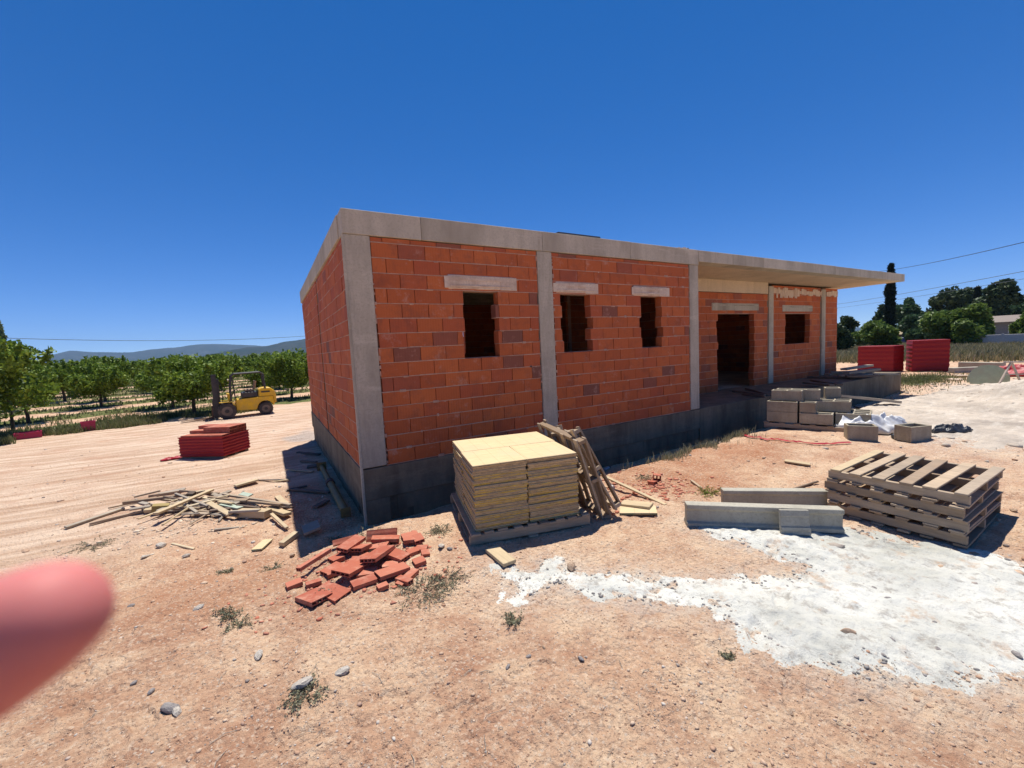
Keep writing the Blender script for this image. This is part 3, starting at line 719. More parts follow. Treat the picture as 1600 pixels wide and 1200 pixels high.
# leaning broken pallets at the right of the stack
a0 = at(917, 704, .36); root = pallet(1.10, .86, .10, (0, 0, 0), 0, 'broken brown pallet leaning against the right side of the panel stack', 6, 4, missing=(('t', 4), ('b', 2)), mat=wood_old)
vx = (M3 @ Vector((0, 1, 0))).normalized()
outw = (M3 @ Vector((1, 0, 0))).normalized()
def lean(root, foot, tiltdeg, vxx, out):
    up_ = (Vector((0, 0, 1))*math.cos(R(tiltdeg)) - out*math.sin(R(tiltdeg))).normalized()
    nn = vxx.cross(up_).normalized()
    Mx = Matrix(((vxx.x, up_.x, nn.x), (vxx.y, up_.y, nn.y), (vxx.z, up_.z, nn.z)))
    root.rotation_euler = Mx.to_euler(); root.location = foot + up_*.43
edge = Vector((cx, cy, 0)) + outw*(A1/2)
f1 = edge + outw*.27 + vx*.03; f1.z = gz1(f1.x, f1.y)+.0
lean(root, f1, 17, vx, outw)
root2 = pallet(1.05, .86, .09, (0, 0, 0), 0, 'second broken pallet with missing boards, leaning outermost beside the panel stack', 5, 3, missing=(('t', 1), ('t', 3), ('b', 1)), mat=wood_old)
f2 = edge + outw*.44 + vx*.02; f2.z = gz1(f2.x, f2.y)
lean(root2, f2, 24, (vx*.95+Vector((0, 0, -.22))+outw*.12).normalized(), outw)

for k, (al, ou, zb, zt, tl, l_) in enumerate([(-.30, .44, 0, .62, .26, 'loose brown slat leaning upright among the broken pallets'), (.28, .36, .0, .80, .12, 'loose slat sticking up behind the broken pallets'), (-.05, .52, 0, .45, .32, 'shorter loose slat leaning outermost on the broken pallets')]):
    a_ = edge+vx*al+outw*ou; a_.z = gz1(a_.x, a_.y)+zb; b_ = a_-outw*tl+vx*jit(.2)+Vector((0, 0, zt)); d_ = b_-a_
    obj('slat', cbox('slat', d_.length, .085, .018, .002), wood_old, None, (a_+b_)/2, d_.to_track_quat('X', 'Y').to_euler(), label=l_, cat='slat')
plank_cache = {}
def plank(u1, v1, u2, v2, w_, t, mat, label, group=None, z1=.02, z2=.02, name='plank', cat='plank', roll=0, absz=False):
    a = gp(u1, v1); b = gp(u2, v2)
    if absz: a = at(u1, v1, z1); b = at(u2, v2, z2)
    else: a.z += z1; b.z += z2
    d = b-a; L = d.length; me = cbox(name, L, w_, t, min(.003, t*.2)); me.materials.append(mat)
    o = bpy.data.objects.new(name, me); COL.objects.link(o); o.location = (a+b)/2
    o.rotation_euler = (d.to_track_quat('X', 'Z') @ Matrix.Rotation(roll, 3, 'X').to_quaternion()).to_euler()
    return tags(o, label, cat, group)
plank(768, 862, 797, 886, .12, .03, wood_pale, 'thick yellow plank end sticking out from under the panel stack pallet', z1=.03, z2=.03)
plank(940, 742, 1040, 789, .045, .02, wood_pale, 'long thin pale batten lying to the right of the broken pallets', z1=-.27, z2=-.35, absz=True)
plank(968, 800, 1026, 800, .20, .022, panel_green, 'flat green edged panel offcut on the soil right of the broken pallets', cat='board', name='board_offcut')
plank(972, 792, 1018, 797, .14, .025, wood_pale, 'pale board offcut resting on the green edged one', cat='board', name='board_offcut', z1=.045, z2=.045)
plank(1226, 722, 1266, 728, .11, .02, wood_pale, 'short pale board lying alone on red soil before the concrete blocks')
plank(1080, 753, 1096, 764, .03, .02, wood_old, 'small wood splinter by the bright green weed', z1=.02, z2=.01)
plank(1232, 768, 1278, 756, .02, .02, wood_dark, 'dark thin stick just left of the pallet stack', z1=.01, z2=.03)
plank(1310, 618, 1404, 628, .16, .06, wood_grey, 'long grey plank sloping down from the porch edge onto pale sand', z1=-.12, z2=-.36, absz=True)
plank(1338, 636, 1362, 643, .12, .03, wood_grey, 'short grey board lying on the sand beside the hollow blocks', z1=.02, z2=.02)
for k, (a, b, c_, d) in enumerate([(1262, 589, 1330, 590), (1270, 594, 1312, 601), (1258, 598, 1300, 602), (1322, 588, 1372, 587)]):
    plank(a, b, c_, d, .16, .05, wood_dark, ['dark board on the porch floor nearest the small column', 'dark short board on the porch edge below the porch window', 'dark board in front of the others on the porch edge', 'dark board lying along the far end of the porch'][k], 'dark boards on the porch', z1=.03+.02*k, z2=.03+.02*k, absz=True)
for k, (a, b, c_, d, zz) in enumerate([(1292, 585, 1350, 579, .08), (1298, 582, 1365, 580, .13), (1318, 577, 1360, 571, .2), (1322, 583, 1371, 577, .18), (1312, 588, 1362, 586, .06)]):
    plank(a, b, c_, d, .18, .06, wood_grey, '%s grey board from the bottom of the pile at the far porch end' % ORD[k], 'grey boards piled at the porch end', z1=zz, z2=zz+.02, absz=True)
plank(1366, 585, 1405, 585, .22, .03, wood_pale, 'bright sunlit board lying flat on the far end of the porch', z1=.03, z2=.03, absz=True)
for k, (a, b, c_, d) in enumerate([(1145, 611, 1195, 617), (1165, 607, 1198, 616), (1160, 616, 1196, 620)]):
    plank(a, b, c_, d, .05, .04, wood_dark, ['longest dark bar on the porch floor by the doorway', 'dark bar lying nearest the doorway on the porch floor', 'dark bar nearest the porch edge before the doorway'][k], 'dark bars on the porch floor', z1=.03, z2=.03, absz=True)

# ------------------------------------------------------------------ precast beams
def tbeam(a, b, s, label, rz=None):
    a = Vector(a); b = Vector(b); L = (b-a).length
    prof = [(-.065, 0), (.065, 0), (.065, .035), (.035, .05), (.032, .15), (.05, .165), (.05, .205), (-.05, .205), (-.05, .165), (-.032, .15), (-.035, .05), (-.065, .035)]
    M = Matrix.Rotation(math.pi/2, 4, 'Z')
    m = MB().prism([(x*s, z*s) for x, z in prof], -L/2, L/2, M)
    d = b-a
    return obj('concrete_beam', m, beam_concrete, None, (a+b)/2, (0, -math.asin(max(-1, min(1, d.z/L))), math.atan2(d.y, d.x)), bevel=.004,
               label=label, cat='beam', group='precast concrete beams on the ground')
a = gp(1071, 819); b = gp(1313, 829); tbeam(a+Vector((0, .0, 0)), b, 1.0, 'long pale grey precast concrete beam lying in front of the pallets')
a = gp(1128, 793); b = gp(1290, 795); tbeam(a, b, .95, 'thinner grey concrete beam lying just behind the long front one')
a = gp(1240, 834); SPS = 1.18; sp = MB().prism([(-.10, 0), (.10, 0), (.10, .035), (.095, .04), (.095, .17), (-.095, .17), (-.10, .04)], -.014, .014)
sp.box(-.097, .097, -.024, -.013, .03, .055).box(-.095, .095, -.022, -.013, .125, .17)
d_ = gp(1313, 829)-gp(1071, 819); sp.v = [(x*SPS, y, z*SPS*1.05) for x, y, z in sp.v]
obj('concrete_offcut', sp, beam_concrete, None, a+Vector((-.01, -.02, 0)), (-.20, 0, math.atan2(d_.y, d_.x)), bevel=.003, label='short concrete offcut leaning upright on the front of the long beam', cat='offcut')

# ------------------------------------------------------------------ hollow concrete blocks
def block_mesh(L, W, hh, cells=2):
    m = MB(); t = .028; m.box(-L/2, L/2, -W/2, -W/2+t, 0, hh).box(-L/2, L/2, W/2-t, W/2, 0, hh)
    xs_ = np.linspace(-L/2, L/2-t, cells+1)
    for x in xs_: m.box(x, x+t, -W/2+t+.0005, W/2-t-.0005, .0003, hh-.0003)
    for x in xs_[:-1]: m.box(x+t, x+(xs_[1]-xs_[0]), -W/2+t, W/2-t, .0, .03)
    me = m.mesh('concrete_block'); me.materials.append(block_concrete); return me
blk = block_mesh(.48, .20, .19); blk2 = block_mesh(.38, .25, .24, 1); blk3 = block_mesh(.24, .20, .19, 1)
bz = gz1(7.6, -1.1)+.115
b0 = at(1197, 658, bz); b1 = at(1340, 668, bz); by = (b1-b0).normalized(); bx = Vector((-by.y, by.x, 0)); bx = bx if bx.x > 0 else -bx
angb = math.atan2(by.y, by.x)
pc = b0+by*.62+bx*.55
pallet(1.3, 1.15, .11, (pc.x, pc.y, bz-.113), angb, 'low pallet under the stacked hollow concrete blocks', 6, 3)
BG = 'hollow concrete blocks stacked on a pallet beside the porch'
def blockat(me, along, across, lay, rot=0, label='', dz=0):
    q = b0+by*along+bx*across; obj('concrete_block', me, None, None, (q.x, q.y, bz+.002+lay*.193+dz), (0, 0, angb+rot+jit(.02)), bevel=.004, label=label, cat='block', group=BG)
rowsn = ['nearest', 'second', 'third', 'fourth']
for j in range(4):
    for lay in range(2): blockat(blk, .25, .10+j*.21, lay, 0, 'grey block at the porch side of the stack, %s row back, %s layer' % (rowsn[j], ('bottom', 'middle')[lay]))
    blockat(blk, .76, .10+j*.21, 0, 0, 'grey block in the middle of the stack, %s row back, bottom layer' % rowsn[j])
    if j: blockat(blk, 1.26, .10+j*.21, 0, 0, 'grey block at the tarp end of the stack, %s row back, bottom layer' % rowsn[j])
blockat(blk, .30, .22, 2, 0, 'grey hollow block on the very top of the porch side stack')
blockat(blk, .34, .44, 2, 0, 'grey hollow block behind the topmost one on the porch side stack')
blockat(blk3, .64, .12, 1, 0, 'short grey block sitting on the near middle of the block stack')
blockat(blk, .98, .42, 1, .05, 'grey block on the second layer at the tarp end of the stack')
blockat(blk, .98, .64, 1, .05, 'grey block behind the second layer block at the tarp end')
blockat(blk3, .66, .45, 2, .1, 'short block on the middle of the stack beside the topmost block', dz=-.19*0)
blockat(blk3, .66, .45, 1, 0, 'short block carrying another short block in the middle of the stack')
blockat(blk3, .92, .86, 2, .2, 'small block end standing high at the back of the stack', dz=-.0)
blockat(blk3, .92, .86, 1, .2, 'small block end under the high one at the back of the stack')
q = gp(1353, 689); obj('concrete_block', blk3 if False else blk2, None, None, q+Vector((.08, .1, -.005)), (0, 0, angb+.25), bevel=.004, label='single hollow block standing on red soil in front of the white plastic', cat='block')
q = gp(1436, 690); obj('concrete_block', blk2, None, None, q+Vector((.08, .1, -.005)), (0, 0, angb+.9), bevel=.004, label='single hollow block right of the white plastic, its open top facing up', cat='block')

# crumpled plastic
def crumple(name, c, a, b, h, rz, mat, seed, **k):
    nx, ny = 64, 40; U, V = np.meshgrid(np.linspace(-1, 1, nx), np.linspace(-1, 1, ny)); u, v = U.ravel(), V.ravel()
    rr = np.sqrt(u**2+v**2); sc = np.where(rr > 0, np.maximum(abs(u), abs(v))/np.maximum(rr, 1e-6), 1); u2, v2 = u*sc, v*sc
    e = np.clip(1-(u2**2+v2**2), 0, 1)**.4
    rg = 1-np.abs(pn(u*1.3+seed, v*1.1, seed))*1.5; rg2 = 1-np.abs(pn(u*2.6+v+seed, v*2.2-u, seed+1))*1.4
    z = h*e*(.30+.50*rg*rg+.20*rg2+.05*pn(u*7, v*7, seed+5)) + .02
    edge_ = 1+.14*pn(u*3, v*3, seed+3); ca, sa = math.cos(rz), math.sin(rz); X = u2*a*edge_; Y = v2*b*edge_
    x, y = c.x+X*ca-Y*sa, c.y+X*sa+Y*ca
    Z = gz(x, y)+np.maximum(z, .006)
    idx = np.arange(nx*ny).reshape(ny, nx); F = np.stack([idx[:-1, :-1], idx[:-1, 1:], idx[1:, 1:], idx[1:, :-1]], -1).reshape(-1, 4)
    o = obj(name, np_mesh(name, np.stack([x, y, Z], 1), F, True), mat, **k)
    s = o.modifiers.new('thickness', 'SOLIDIFY'); s.thickness = .004
    return o
q1_, q2_ = gp(1322, 676), gp(1412, 672); c_ = (q1_+q2_)/2+Vector((.12, .12, 0)); crumple('plastic_sheet', c_, 0.58, .34, .34, math.atan2(q2_.y-q1_.y, q2_.x-q1_.x), white_film, 61, label='crumpled white plastic sheet heaped over the end of the concrete blocks', cat='plastic sheet')
q1_, q2_ = gp(1462, 678), gp(1510, 676); c_ = (q1_+q2_)/2; crumple('plastic_bag', c_, .30, .14, .16, math.atan2(q2_.y-q1_.y, q2_.x-q1_.x), black_film, 66, label='dark plastic bag lying on pale sand right of the hollow blocks', cat='bag')
q1_ = gp(1404, 685); crumple('plastic_bag', q1_, .16, .09, .10, .3, black_film, 68, label='small dark plastic scrap between the white sheet and the open hollow block', cat='bag')

# barrier tape
def ribbon(name, pts, w_, mat, **k):
    P = []; 
    for i in range(len(pts)-1):
        for t in np.linspace(0, 1, 10, endpoint=(i == len(pts)-2)): P.append(Vector(pts[i]).lerp(Vector(pts[i+1]), t))
    m = MB(); V = []
    for i, p_ in enumerate(P):
        d = (P[min(i+1, len(P)-1)]-P[max(i-1, 0)]); nrm = Vector((-d.y, d.x, 0)).normalized(); p2 = p_+nrm*.03*math.sin(i*.9)
        z = gz1(p2.x, p2.y)+.012+.012*abs(math.sin(i*1.3))
        tw = .6*math.sin(i*.7); o_ = nrm*math.cos(tw)*w_/2; V += [(p2.x-o_.x, p2.y-o_.y, z+.0), (p2.x+o_.x, p2.y+o_.y, z+w_/2*abs(math.sin(tw)))]
    F = [(2*i, 2*i+1, 2*i+3, 2*i+2) for i in range(len(P)-1)]
    m.add(V, F); o = obj(name, m, mat, **k); s = o.modifiers.new('thickness', 'SOLIDIFY'); s.thickness = .002; return o
ribbon('barrier_tape', [gp(1125, 677), gp(1165, 683), gp(1200, 688), gp(1250, 693), gp(1328, 693)], .05, red_tape, label='strip of red barrier tape trailing over the red soil before the porch', cat='tape')

# ------------------------------------------------------------------ small cans
def can(u, v, r_, L, rz, mat, label, cap=None):
    q = gp(u, v); root = empty('spray_can', (q.x, q.y, q.z+r_), (0, 0, rz), label=label, cat='can')
    M = Matrix.Rotation(math.pi/2, 4, 'Y')
    obj('can_body', MB().lathe([(r_*.8, -L/2), (r_, -L/2+.01), (r_, L/2-.02), (r_*.6, L/2)], 16, M), mat, root, smooth=False)
    obj('can_cap', MB().lathe([(r_*.62, L/2+.001), (r_*.62, L/2+.04), (r_*.5, L/2+.045)], 12, M), cap or black_paint, root)
can(948, 735, .028, .16, .35, m_flat('can_grey', (.45, .46, .50), .35, .4), 'grey spray can lying on the grass right of the broken pallets')
can(955, 764, .03, .12, 1.2, m_flat('can_white', (.55, .53, .50), .4), 'short can with yellow lid behind the thin pale batten', cap=yellow_paint)

# ------------------------------------------------------------------ broken hollow tiles
def tile_mesh(L, W, t, n_=5):
    """hollow clay tile, channels open at both ends"""
    m = MB(); k = .007
    m.box(-L/2, L/2, -W/2, W/2, t-k, t).box(-L/2, L/2, -W/2, W/2, 0, k)
    for i in range(n_+1):
        y = -W/2+(W-k)*i/n_; m.box(-L/2, L/2, y, y+k, k, t-k)
    me = m.mesh('clay_tile'); me.materials.append(tile_red); return me
tmesh = {}
TG = 'broken hollow clay tiles in the heap by the corner'
PILE = [(240, 430, 480, 265, .05, 1), (140, 505, 262, 465, .10, 0), (290, 492, 410, 462, .07, 0), (290, 560, 420, 620, .17, 0), (410, 505, 585, 570, .14, 0), (450, 400, 585, 345, .14, 0),
        (560, 470, 735, 325, .17, 2), (780, 375, 935, 235, .15, 3), (650, 505, 835, 445, .10, 0), (850, 440, 1080, 355, .13, 1), (1015, 485, 1150, 375, .07, 0), (575, 270, 720, 150, .12, 2),
        (485, 300, 575, 265, .12, 0), (685, 255, 765, 190, .12, 1), (735, 320, 810, 270, .13, 1), (925, 255, 1070, 285, .13, 1), (805, 150, 1020, 130, .10, 1), (770, 115, 1005, 105, .12, 0),
        (1040, 115, 1165, 92, .10, 0), (1050, 155, 1145, 140, .10, 1), (1085, 240, 1165, 212, .10, 0), (1135, 315, 1220, 292, .12, 0), (1155, 120, 1185, 175, .09, 1), (505, 188, 705, 125, .05, 0),
        (885, 340, 1010, 322, .09, 0), (1150, 200, 1240, 200, .09, 0), (640, 330, 770, 325, .11, 1), (770, 190, 930, 180, .12, 0), (540, 235, 650, 195, .10, 0), (1010, 430, 1110, 470, .06, 0), (430, 400, 560, 330, .1, 0), (690, 400, 850, 380, .1, 0), (1190, 240, 1255, 235, .08, 0), (850, 510, 930, 490, .06, 0)]
TL = {0: 'long narrow clay tile lying at the left rim of the tile heap', 1: 'clay tile at the far left tip of the tile heap, casting a deep shadow', 3: 'broken square tile nearest the camera in the tile heap', 4: 'clay tile with twigs on it at the front of the tile heap',
      6: 'large ribbed clay tile in the middle of the tile heap', 7: 'ribbed clay tile propped on others right of the heap middle', 9: 'long clay tile lying along the right front of the heap', 10: 'narrow tile sticking out at the right front of the heap', 11: 'steeply propped clay tile at the back left of the heap',
      16: 'long flat clay tile at the back of the heap with ribs showing', 17: 'rearmost hollow tile of the heap with its open cells showing', 21: 'small loose tile piece at the right edge of the heap', 22: 'upright broken tile chunk at the back right of the heap', 23: 'hollow tile on edge at the back left with its holes in a row',
      2: 'short narrow tile between the left tip and the heap middle', 5: 'flat tile in the left centre of the heap beside a white scrap', 8: 'tile lying low at the front centre of the heap', 12: 'small tile just inside the long left rim tile',
      13: 'tile near the back, right of the steeply propped one', 14: 'tile under the ribbed propped one at the heap top', 15: 'tile lying flat right of the ribbed propped tile', 18: 'tile behind the upright chunk at the far right of the heap', 19: 'tile directly in front of the far right back tile', 20: 'squat tile piece at the right side above the loose piece'}
for i, (a, b, c_, d, wd, lv) in enumerate(PILE):
    A = gp(420+a/5, 820+b/5, -.38); B = gp(420+c_/5, 820+d/5, -.38); L = max(.07, (B-A).length)
    wd = wd*.95; t = .030; key = (round(L, 2), round(wd, 2))
    if key not in tmesh: tmesh[key] = tile_mesh(L, wd, t, max(2, int(wd/.035)))
    mid = (A+B)/2; zz = gz1(mid.x, mid.y)+.004+lv*.024
    edge_on = i in (17, 23, 0)
    o = obj('clay_tile', tmesh[key], None, None, (mid.x, mid.y, zz+(.03 if edge_on else 0)), (jit(.13)+(.9 if i in (17, 23) else 0), jit(.10)+(.08 if lv else 0), math.atan2(B.y-A.y, B.x-A.x)), label=TL.get(i, '%s red clay tile piece in the %s of the corner tile heap' % ('small' if L < .16 else 'larger', 'left side' if (a+c_)/2 < 560 else ('middle' if (a+c_)/2 < 850 else 'right side'))), cat='tile', group=TG)

# pallets of clay tiles wrapped in red film
def tile_stack(c, rz, nx, ny, nl, tl, tw, th, label, film=True, cut=True, group=None, whole=False, base=0.0):
    root = empty('tile_stack', c, (0, 0, rz), label=label, cat='tile stack', group=group)
    me = tile_mesh(tl-.004, tw-.006, th-.003, 5)
    small = MB()
    for l in range(nl):
        for i in range(nx):
            for j in range(ny):
                if cut and l >= nl-2 and (j == 0): continue
                if cut and l == nl-1 and i == 0 and j == 1: continue
                x = (i-(nx-1)/2)*tl+jit(.008); y = (j-(ny-1)/2)*tw+jit(.006)
                if whole: small.box(x-tl/2+.003, x+tl/2-.003, y-tw/2+.003, y+tw/2-.003, .09+l*th, .09+(l+1)*th-.006)
                else: obj('clay_tile', me, None, root, (x, y, .02+l*th), (0, 0, jit(.01)))
    X, Y = nx*tl/2, ny*tw/2
    if whole: obj('clay_tile_layers', small, tile_red, root, kind='stuff')
    if film:
        # stretched film round the tiles: bands pulled in between the layers
        m = MB(); e = .012; zt = (.02 if not whole else .09)+nl*th
        prof = [(.0, .01)]; k = 0
        zz = .02
        while zz < (zt-(2*th if cut else -.01)): prof.append((e+(.022 if k % 2 else .004)+jit(.004), zz)); zz += th/2 if not whole else .09; k += 1
        n_ = 28; vs_ = []; per = []
        for q in range(7): per.append((-X+2*X*q/7, -Y))
        for q in range(7): per.append((X, -Y+2*Y*q/7))
        for q in range(7): per.append((X-2*X*q/7, Y))
        for q in range(7): per.append((-X, Y-2*Y*q/7))
        for e_, z_ in prof[1:]:
            for (x, y) in per:
                s_ = 1+e_/max(X, Y)+jit(.004); vs_.append((x*s_*1.012, y*s_*1.012, z_+jit(.006)))
        fs_ = [(r_*n_+q, r_*n_+(q+1) % n_, (r_+1)*n_+(q+1) % n_, (r_+1)*n_+q) for r_ in range(len(prof)-2) for q in range(n_)]
        m.add(vs_, fs_); f = obj('plastic_wrap', m, red_film, root)
        s = f.modifiers.new('thickness', 'SOLIDIFY'); s.thickness = .003
        if whole:
            obj('plastic_cover', MB().box(-X-.03, X+.03, -Y-.03, Y+.03, zt-.06, zt+.012), red_film, root, bevel=.01)
    obj('support_pallet', MB().box(-X, X, -Y, -Y+.1, -.03, .015).box(-X, X, Y-.1, Y, -.03, .015).box(-X, X, -.05, .05, -.03, .015) if not whole else MB().box(-X, X, -Y, -Y+.1, 0, .07).box(-X, X, Y-.1, Y, 0, .07).box(-X, X, -Y+.102, Y-.102, .07, .085), wood_dark, root)
    return root
b = gp(350, 716, -.75); L1 = 1.02; rz = R(-37); W1_ = .74; wv = Vector((-math.sin(rz), math.cos(rz), 0)); a = b-Vector((math.cos(rz), math.sin(rz), 0))*L1
ctr = (a+b)/2+wv*W1_/2; ctr.z = gz1(ctr.x, ctr.y)
tile_stack(ctr+Vector((.0, 0, .03)), rz, 3, 3, 9, L1/3, W1_/3, .068, 'waist high stack of clay tiles in torn red film on the left track')
for k, (ul, vl, ur, vr, hh, dpt) in enumerate([(1340, 580, 1393, 581, 1.15, .75), (1420, 581, 1480, 581, 1.34, .85)]):
    a = gp(ul, vl, -.5); b = gp(ur, vr, -.5); d = b-a; rz = math.atan2(d.y, d.x); wv = Vector((-math.sin(rz), math.cos(rz), 0)); ctr = (a+b)/2+wv*dpt/2; ctr.z = gz1(ctr.x, ctr.y)
    nl = int((hh-.09)/.1)
    tile_stack(ctr, rz+(.10 if k == 0 else .16), 4, 5, nl, d.length*.94/4, dpt/5, (hh-.1)/nl, ['red film wrapped tile pallet nearer the porch end', 'taller red film wrapped tile pallet standing right of the other'][k], cut=False, whole=True, group='red wrapped tile pallets beyond the porch')
q = gp(268, 718, -.75); crumple('film_scrap', q+Vector((.1, 0, 0)), .30, .12, .06, .3, red_tape, 71, label='scrap of red film on the track left of the torn tile stack', cat='film')

# ------------------------------------------------------------------ beams, reel, trestle, net at the far right
def longbeam(u1, v1, u2, v2, label, w_=.25, h=.22):
    a = gp(u1, v1, -.5); b = gp(u2, v2, -.5); m = MB(); d = b-a; m.box(-d.length/2, d.length/2, -w_/2, w_/2, 0, h)
    m.box(-d.length/2, d.length/2, -w_/2-.05, w_/2+.05, 0, .05)
    obj('concrete_beam', m, beam_concrete, None, (a+b)/2, (0, 0, math.atan2(d.y, d.x)), bevel=.008, label=label, cat='beam', group='concrete beams beyond the sand heap')
longbeam(1486, 583, 1530, 582, 'short grey concrete beam right of the red wrapped tile pallets'); longbeam(1500, 578, 1568, 580, 'long grey concrete beam lying behind the green reel', h=.34)
q = gp(1543, 599, -.3); reel = empty('cable_reel', (q.x, q.y, q.z+.12), (R(68), 0, R(-70)), label='pale green cable reel tilted on the crest of the sand heap', cat='reel')
obj('flange', MB().lathe([(.43, -.02), (.43, .02)], 32), reel_green, reel, (0, 0, .14)); obj('flange', MB().lathe([(.43, -.02), (.43, .02)], 32), reel_green, reel, (0, 0, -.14))
obj('drum', MB().lathe([(.30, -.118), (.30, .118)], 24), reel_green, reel)
q = gp(1588, 590, -.35); crumple('safety_net', q+Vector((1.0, -.3, 0)), 1.5, .6, .45, -1.3, red_tape, 75, label='heap of bright red safety netting behind the trestle', cat='netting')
q = gp(1578, 598, -.3); tr = empty('trestle', (q.x, q.y, q.z), (0, 0, R(-70)), label='pale metal trestle with slanted legs before the red netting', cat='trestle')
for x in (0, .9):
    obj('leg', MB().beam((x-.25, -.25, 0), (x, 0, .6), .04, .04), pale_metal, tr); obj('leg', MB().beam((x+.25, .25, 0), (x+.02, .03, .6), .04, .04), pale_metal, tr)
obj('top_rail', MB().beam((-.15, 0, .62), (1.1, 0, .62), .06, .04), pale_metal, tr); obj('brace', MB().beam((-.1, -.1, .25), (.8, -.1, .3), .03, .03), pale_metal, tr)
for k, (u, v, l_) in enumerate([(1492, 594, 'flat pale stone slab on the grass by the reel'), (1505, 588, 'smaller pale slab behind the flat one near the reel')]):
    q = gp(u, v, -.45); obj('stone_slab', cbox('stone_slab', .55, .35, .06, .02), lintel_plaster, None, q+Vector((0, 0, .02)), (.05, .03, k*.6), label=l_, cat='slab')

# red and magenta crates at the orchard edge
for k, (u, v, l_, s_) in enumerate([(139, 673, 'magenta plastic crate standing at the orchard edge behind the track', (.36, .36, .34)), (45, 684, 'low magenta crate half sunk in the verge at the far left', (.6, .45, .20))]):
    q = gp(u, v, -.8); rt_ = empty('plastic_crate', q, (0, 0, .3), label=l_, cat='crate', group='magenta crates by the orchard')
    x, y, z = s_; m = MB().box(-x/2, x/2, -y/2, -y/2+.02, 0, z).box(-x/2, x/2, y/2-.02, y/2, 0, z).box(-x/2, -x/2+.02, -y/2+.021, y/2-.021, 0, z).box(x/2-.02, x/2, -y/2+.021, y/2-.021, 0, z).box(-x/2+.021, x/2-.021, -y/2+.021, y/2-.021, z-.05, z-.03)
    obj('crate_body', m, magenta_plastic, rt_); obj('rim', MB().box(-x/2-.015, x/2+.015, -y/2-.015, -y/2-.001, z-.04, z).box(-x/2-.015, x/2+.015, y/2+.001, y/2+.015, z-.04, z), magenta_plastic, rt_)

# ------------------------------------------------------------------ steel prop and boards in the shade of the left wall
a = gp(503, 735, -.75); b = gp(553, 806, -.75)
a.x = min(a.x, -.12); b.x = -.16
pr = empty('steel_prop', a+Vector((0, 0, .07)), label='rusty yellow telescopic steel prop lying along the foot of the left wall', cat='prop')
d = b-a; pr.rotation_euler = d.to_track_quat('X', 'Z').to_euler(); L = d.length
obj('outer_tube', MB().tube([(L*.45, 0, 0), (L, 0, 0)], .052, 16), steel_prop, pr); obj('inner_tube', MB().tube([(0, 0, 0), (L*.46, 0, 0)], .040, 16), steel_prop, pr)
obj('collar', MB().tube([(L*.42, 0, 0), (L*.47, 0, 0)], .066, 16), rust_dark, pr); obj('base_plate', MB().box(L, L+.010, -.06, .06, -.06, .06), steel_prop, pr); obj('head_plate', MB().box(-.012, 0, -.08, .08, -.07, .08), steel_prop, pr)
for k, (a_, b_, c_, d_, w_, l_) in enumerate([(480, 731, 508, 728, .16, 'dark board by the upper end of the steel prop'), (452, 766, 515, 772, .06, 'long dark stick in the shadow left of the steel prop'), (448, 735, 490, 739, .05, 'dark stick crossing the upper shadow edge'), (465, 708, 500, 712, .08, 'dark board in the farthest part of the wall shadow'),
                                    (470, 722, 495, 724, .05, 'thin dark lath in the wall shadow beyond the prop'), (492, 795, 512, 785, .09, 'short dark board lying in the near wall shadow'), (448, 768, 480, 762, .05, 'stick reaching from sun into the wall shadow')]):
    plank(a_, b_, c_, d_, w_, .025, wood_dark if k != 2 else wood_old, l_, 'scrap wood in the shadow of the left wall', z1=.02, z2=.03)
plank(474, 836, 500, 829, .26, .03, wood_grey, 'broad grey panel offcut in the shadow at the foot of the corner', z1=.05, z2=.08, name='board_offcut', cat='board')
plank(440, 855, 464, 838, .07, .05, wood_pale, 'short pale beam end crossing the shadow edge near the corner', z1=.03, z2=.04)
plank(401, 862, 419, 846, .11, .02, m_panel('panel_mint', (.25, .40, .30)), 'small pale green board piece on the red soil left of the corner', z1=.02, z2=.02, name='board_offcut', cat='board')
# ------------------------------------------------------------------ heap of scrap timber
n = NM('mint_board'); mint = n.done(n.mix(n.noise(8, 6), (.30, .40, .31), (.50, .52, .42)), .8)
SG = 'scrap timber in the loose heap left of the wall'
def deb(x1, y1, x2, y2, w_, t, m, l_=None, z=.03, nm='plank'):
    plank(80+x1/4, 700+y1/4, 80+x2/4, 700+y2/4, w_, t, m, l_ or 'thin weathered lath among others in the scrap timber heap', SG, z1=z+jit(.012), z2=z+jit(.02), name=nm, roll=jit(.3), cat='plank' if nm == 'plank' else 'board')
deb(90, 510, 455, 385, .05, .03, wood_grey, 'longest grey lath reaching farthest left from the scrap heap', .03)
deb(240, 487, 610, 395, .045, .03, wood_old, 'long brown lath lying under the longest one of the heap', .03)
deb(358, 388, 645, 322, .03, .02, wood_old, 'thin brown stick at the upper left of the scrap heap', .02)
deb(455, 385, 1000, 310, .06, .04, wood_old, 'long brown lath running across the top of the scrap heap', .10)
deb(665, 300, 840, 270, .07, .03, wood_grey, 'short grey board alone above the scrap heap', .02)
deb(660, 480, 1010, 310, .07, .03, wood_pale, 'pale plank lying diagonally over the middle of the heap', .14)
deb(700, 515, 880, 400, .03, .02, wood_pale, 'thin pale stick pointing to the camera from the heap', .08)
deb(1150, 250, 1290, 215, .14, .03, wood_pale, 'broad pale offcut at the far right of the scrap heap', .04, 'board_offcut')
deb(1175, 430, 1360, 440, .13, .09, wood_pale, 'thick whitish offcut block at the right front of the heap', .05, 'board_offcut')
deb(1365, 395, 1480, 440, .11, .04, wood_pale, 'pale board end right of the thick whitish block', .05, 'board_offcut')
deb(635, 415, 740, 400, .10, .10, m_flat('mustard_board', (.36, .27, .10), .8), 'mustard coloured box shaped offcut in the middle of the heap', .08, 'board_offcut')
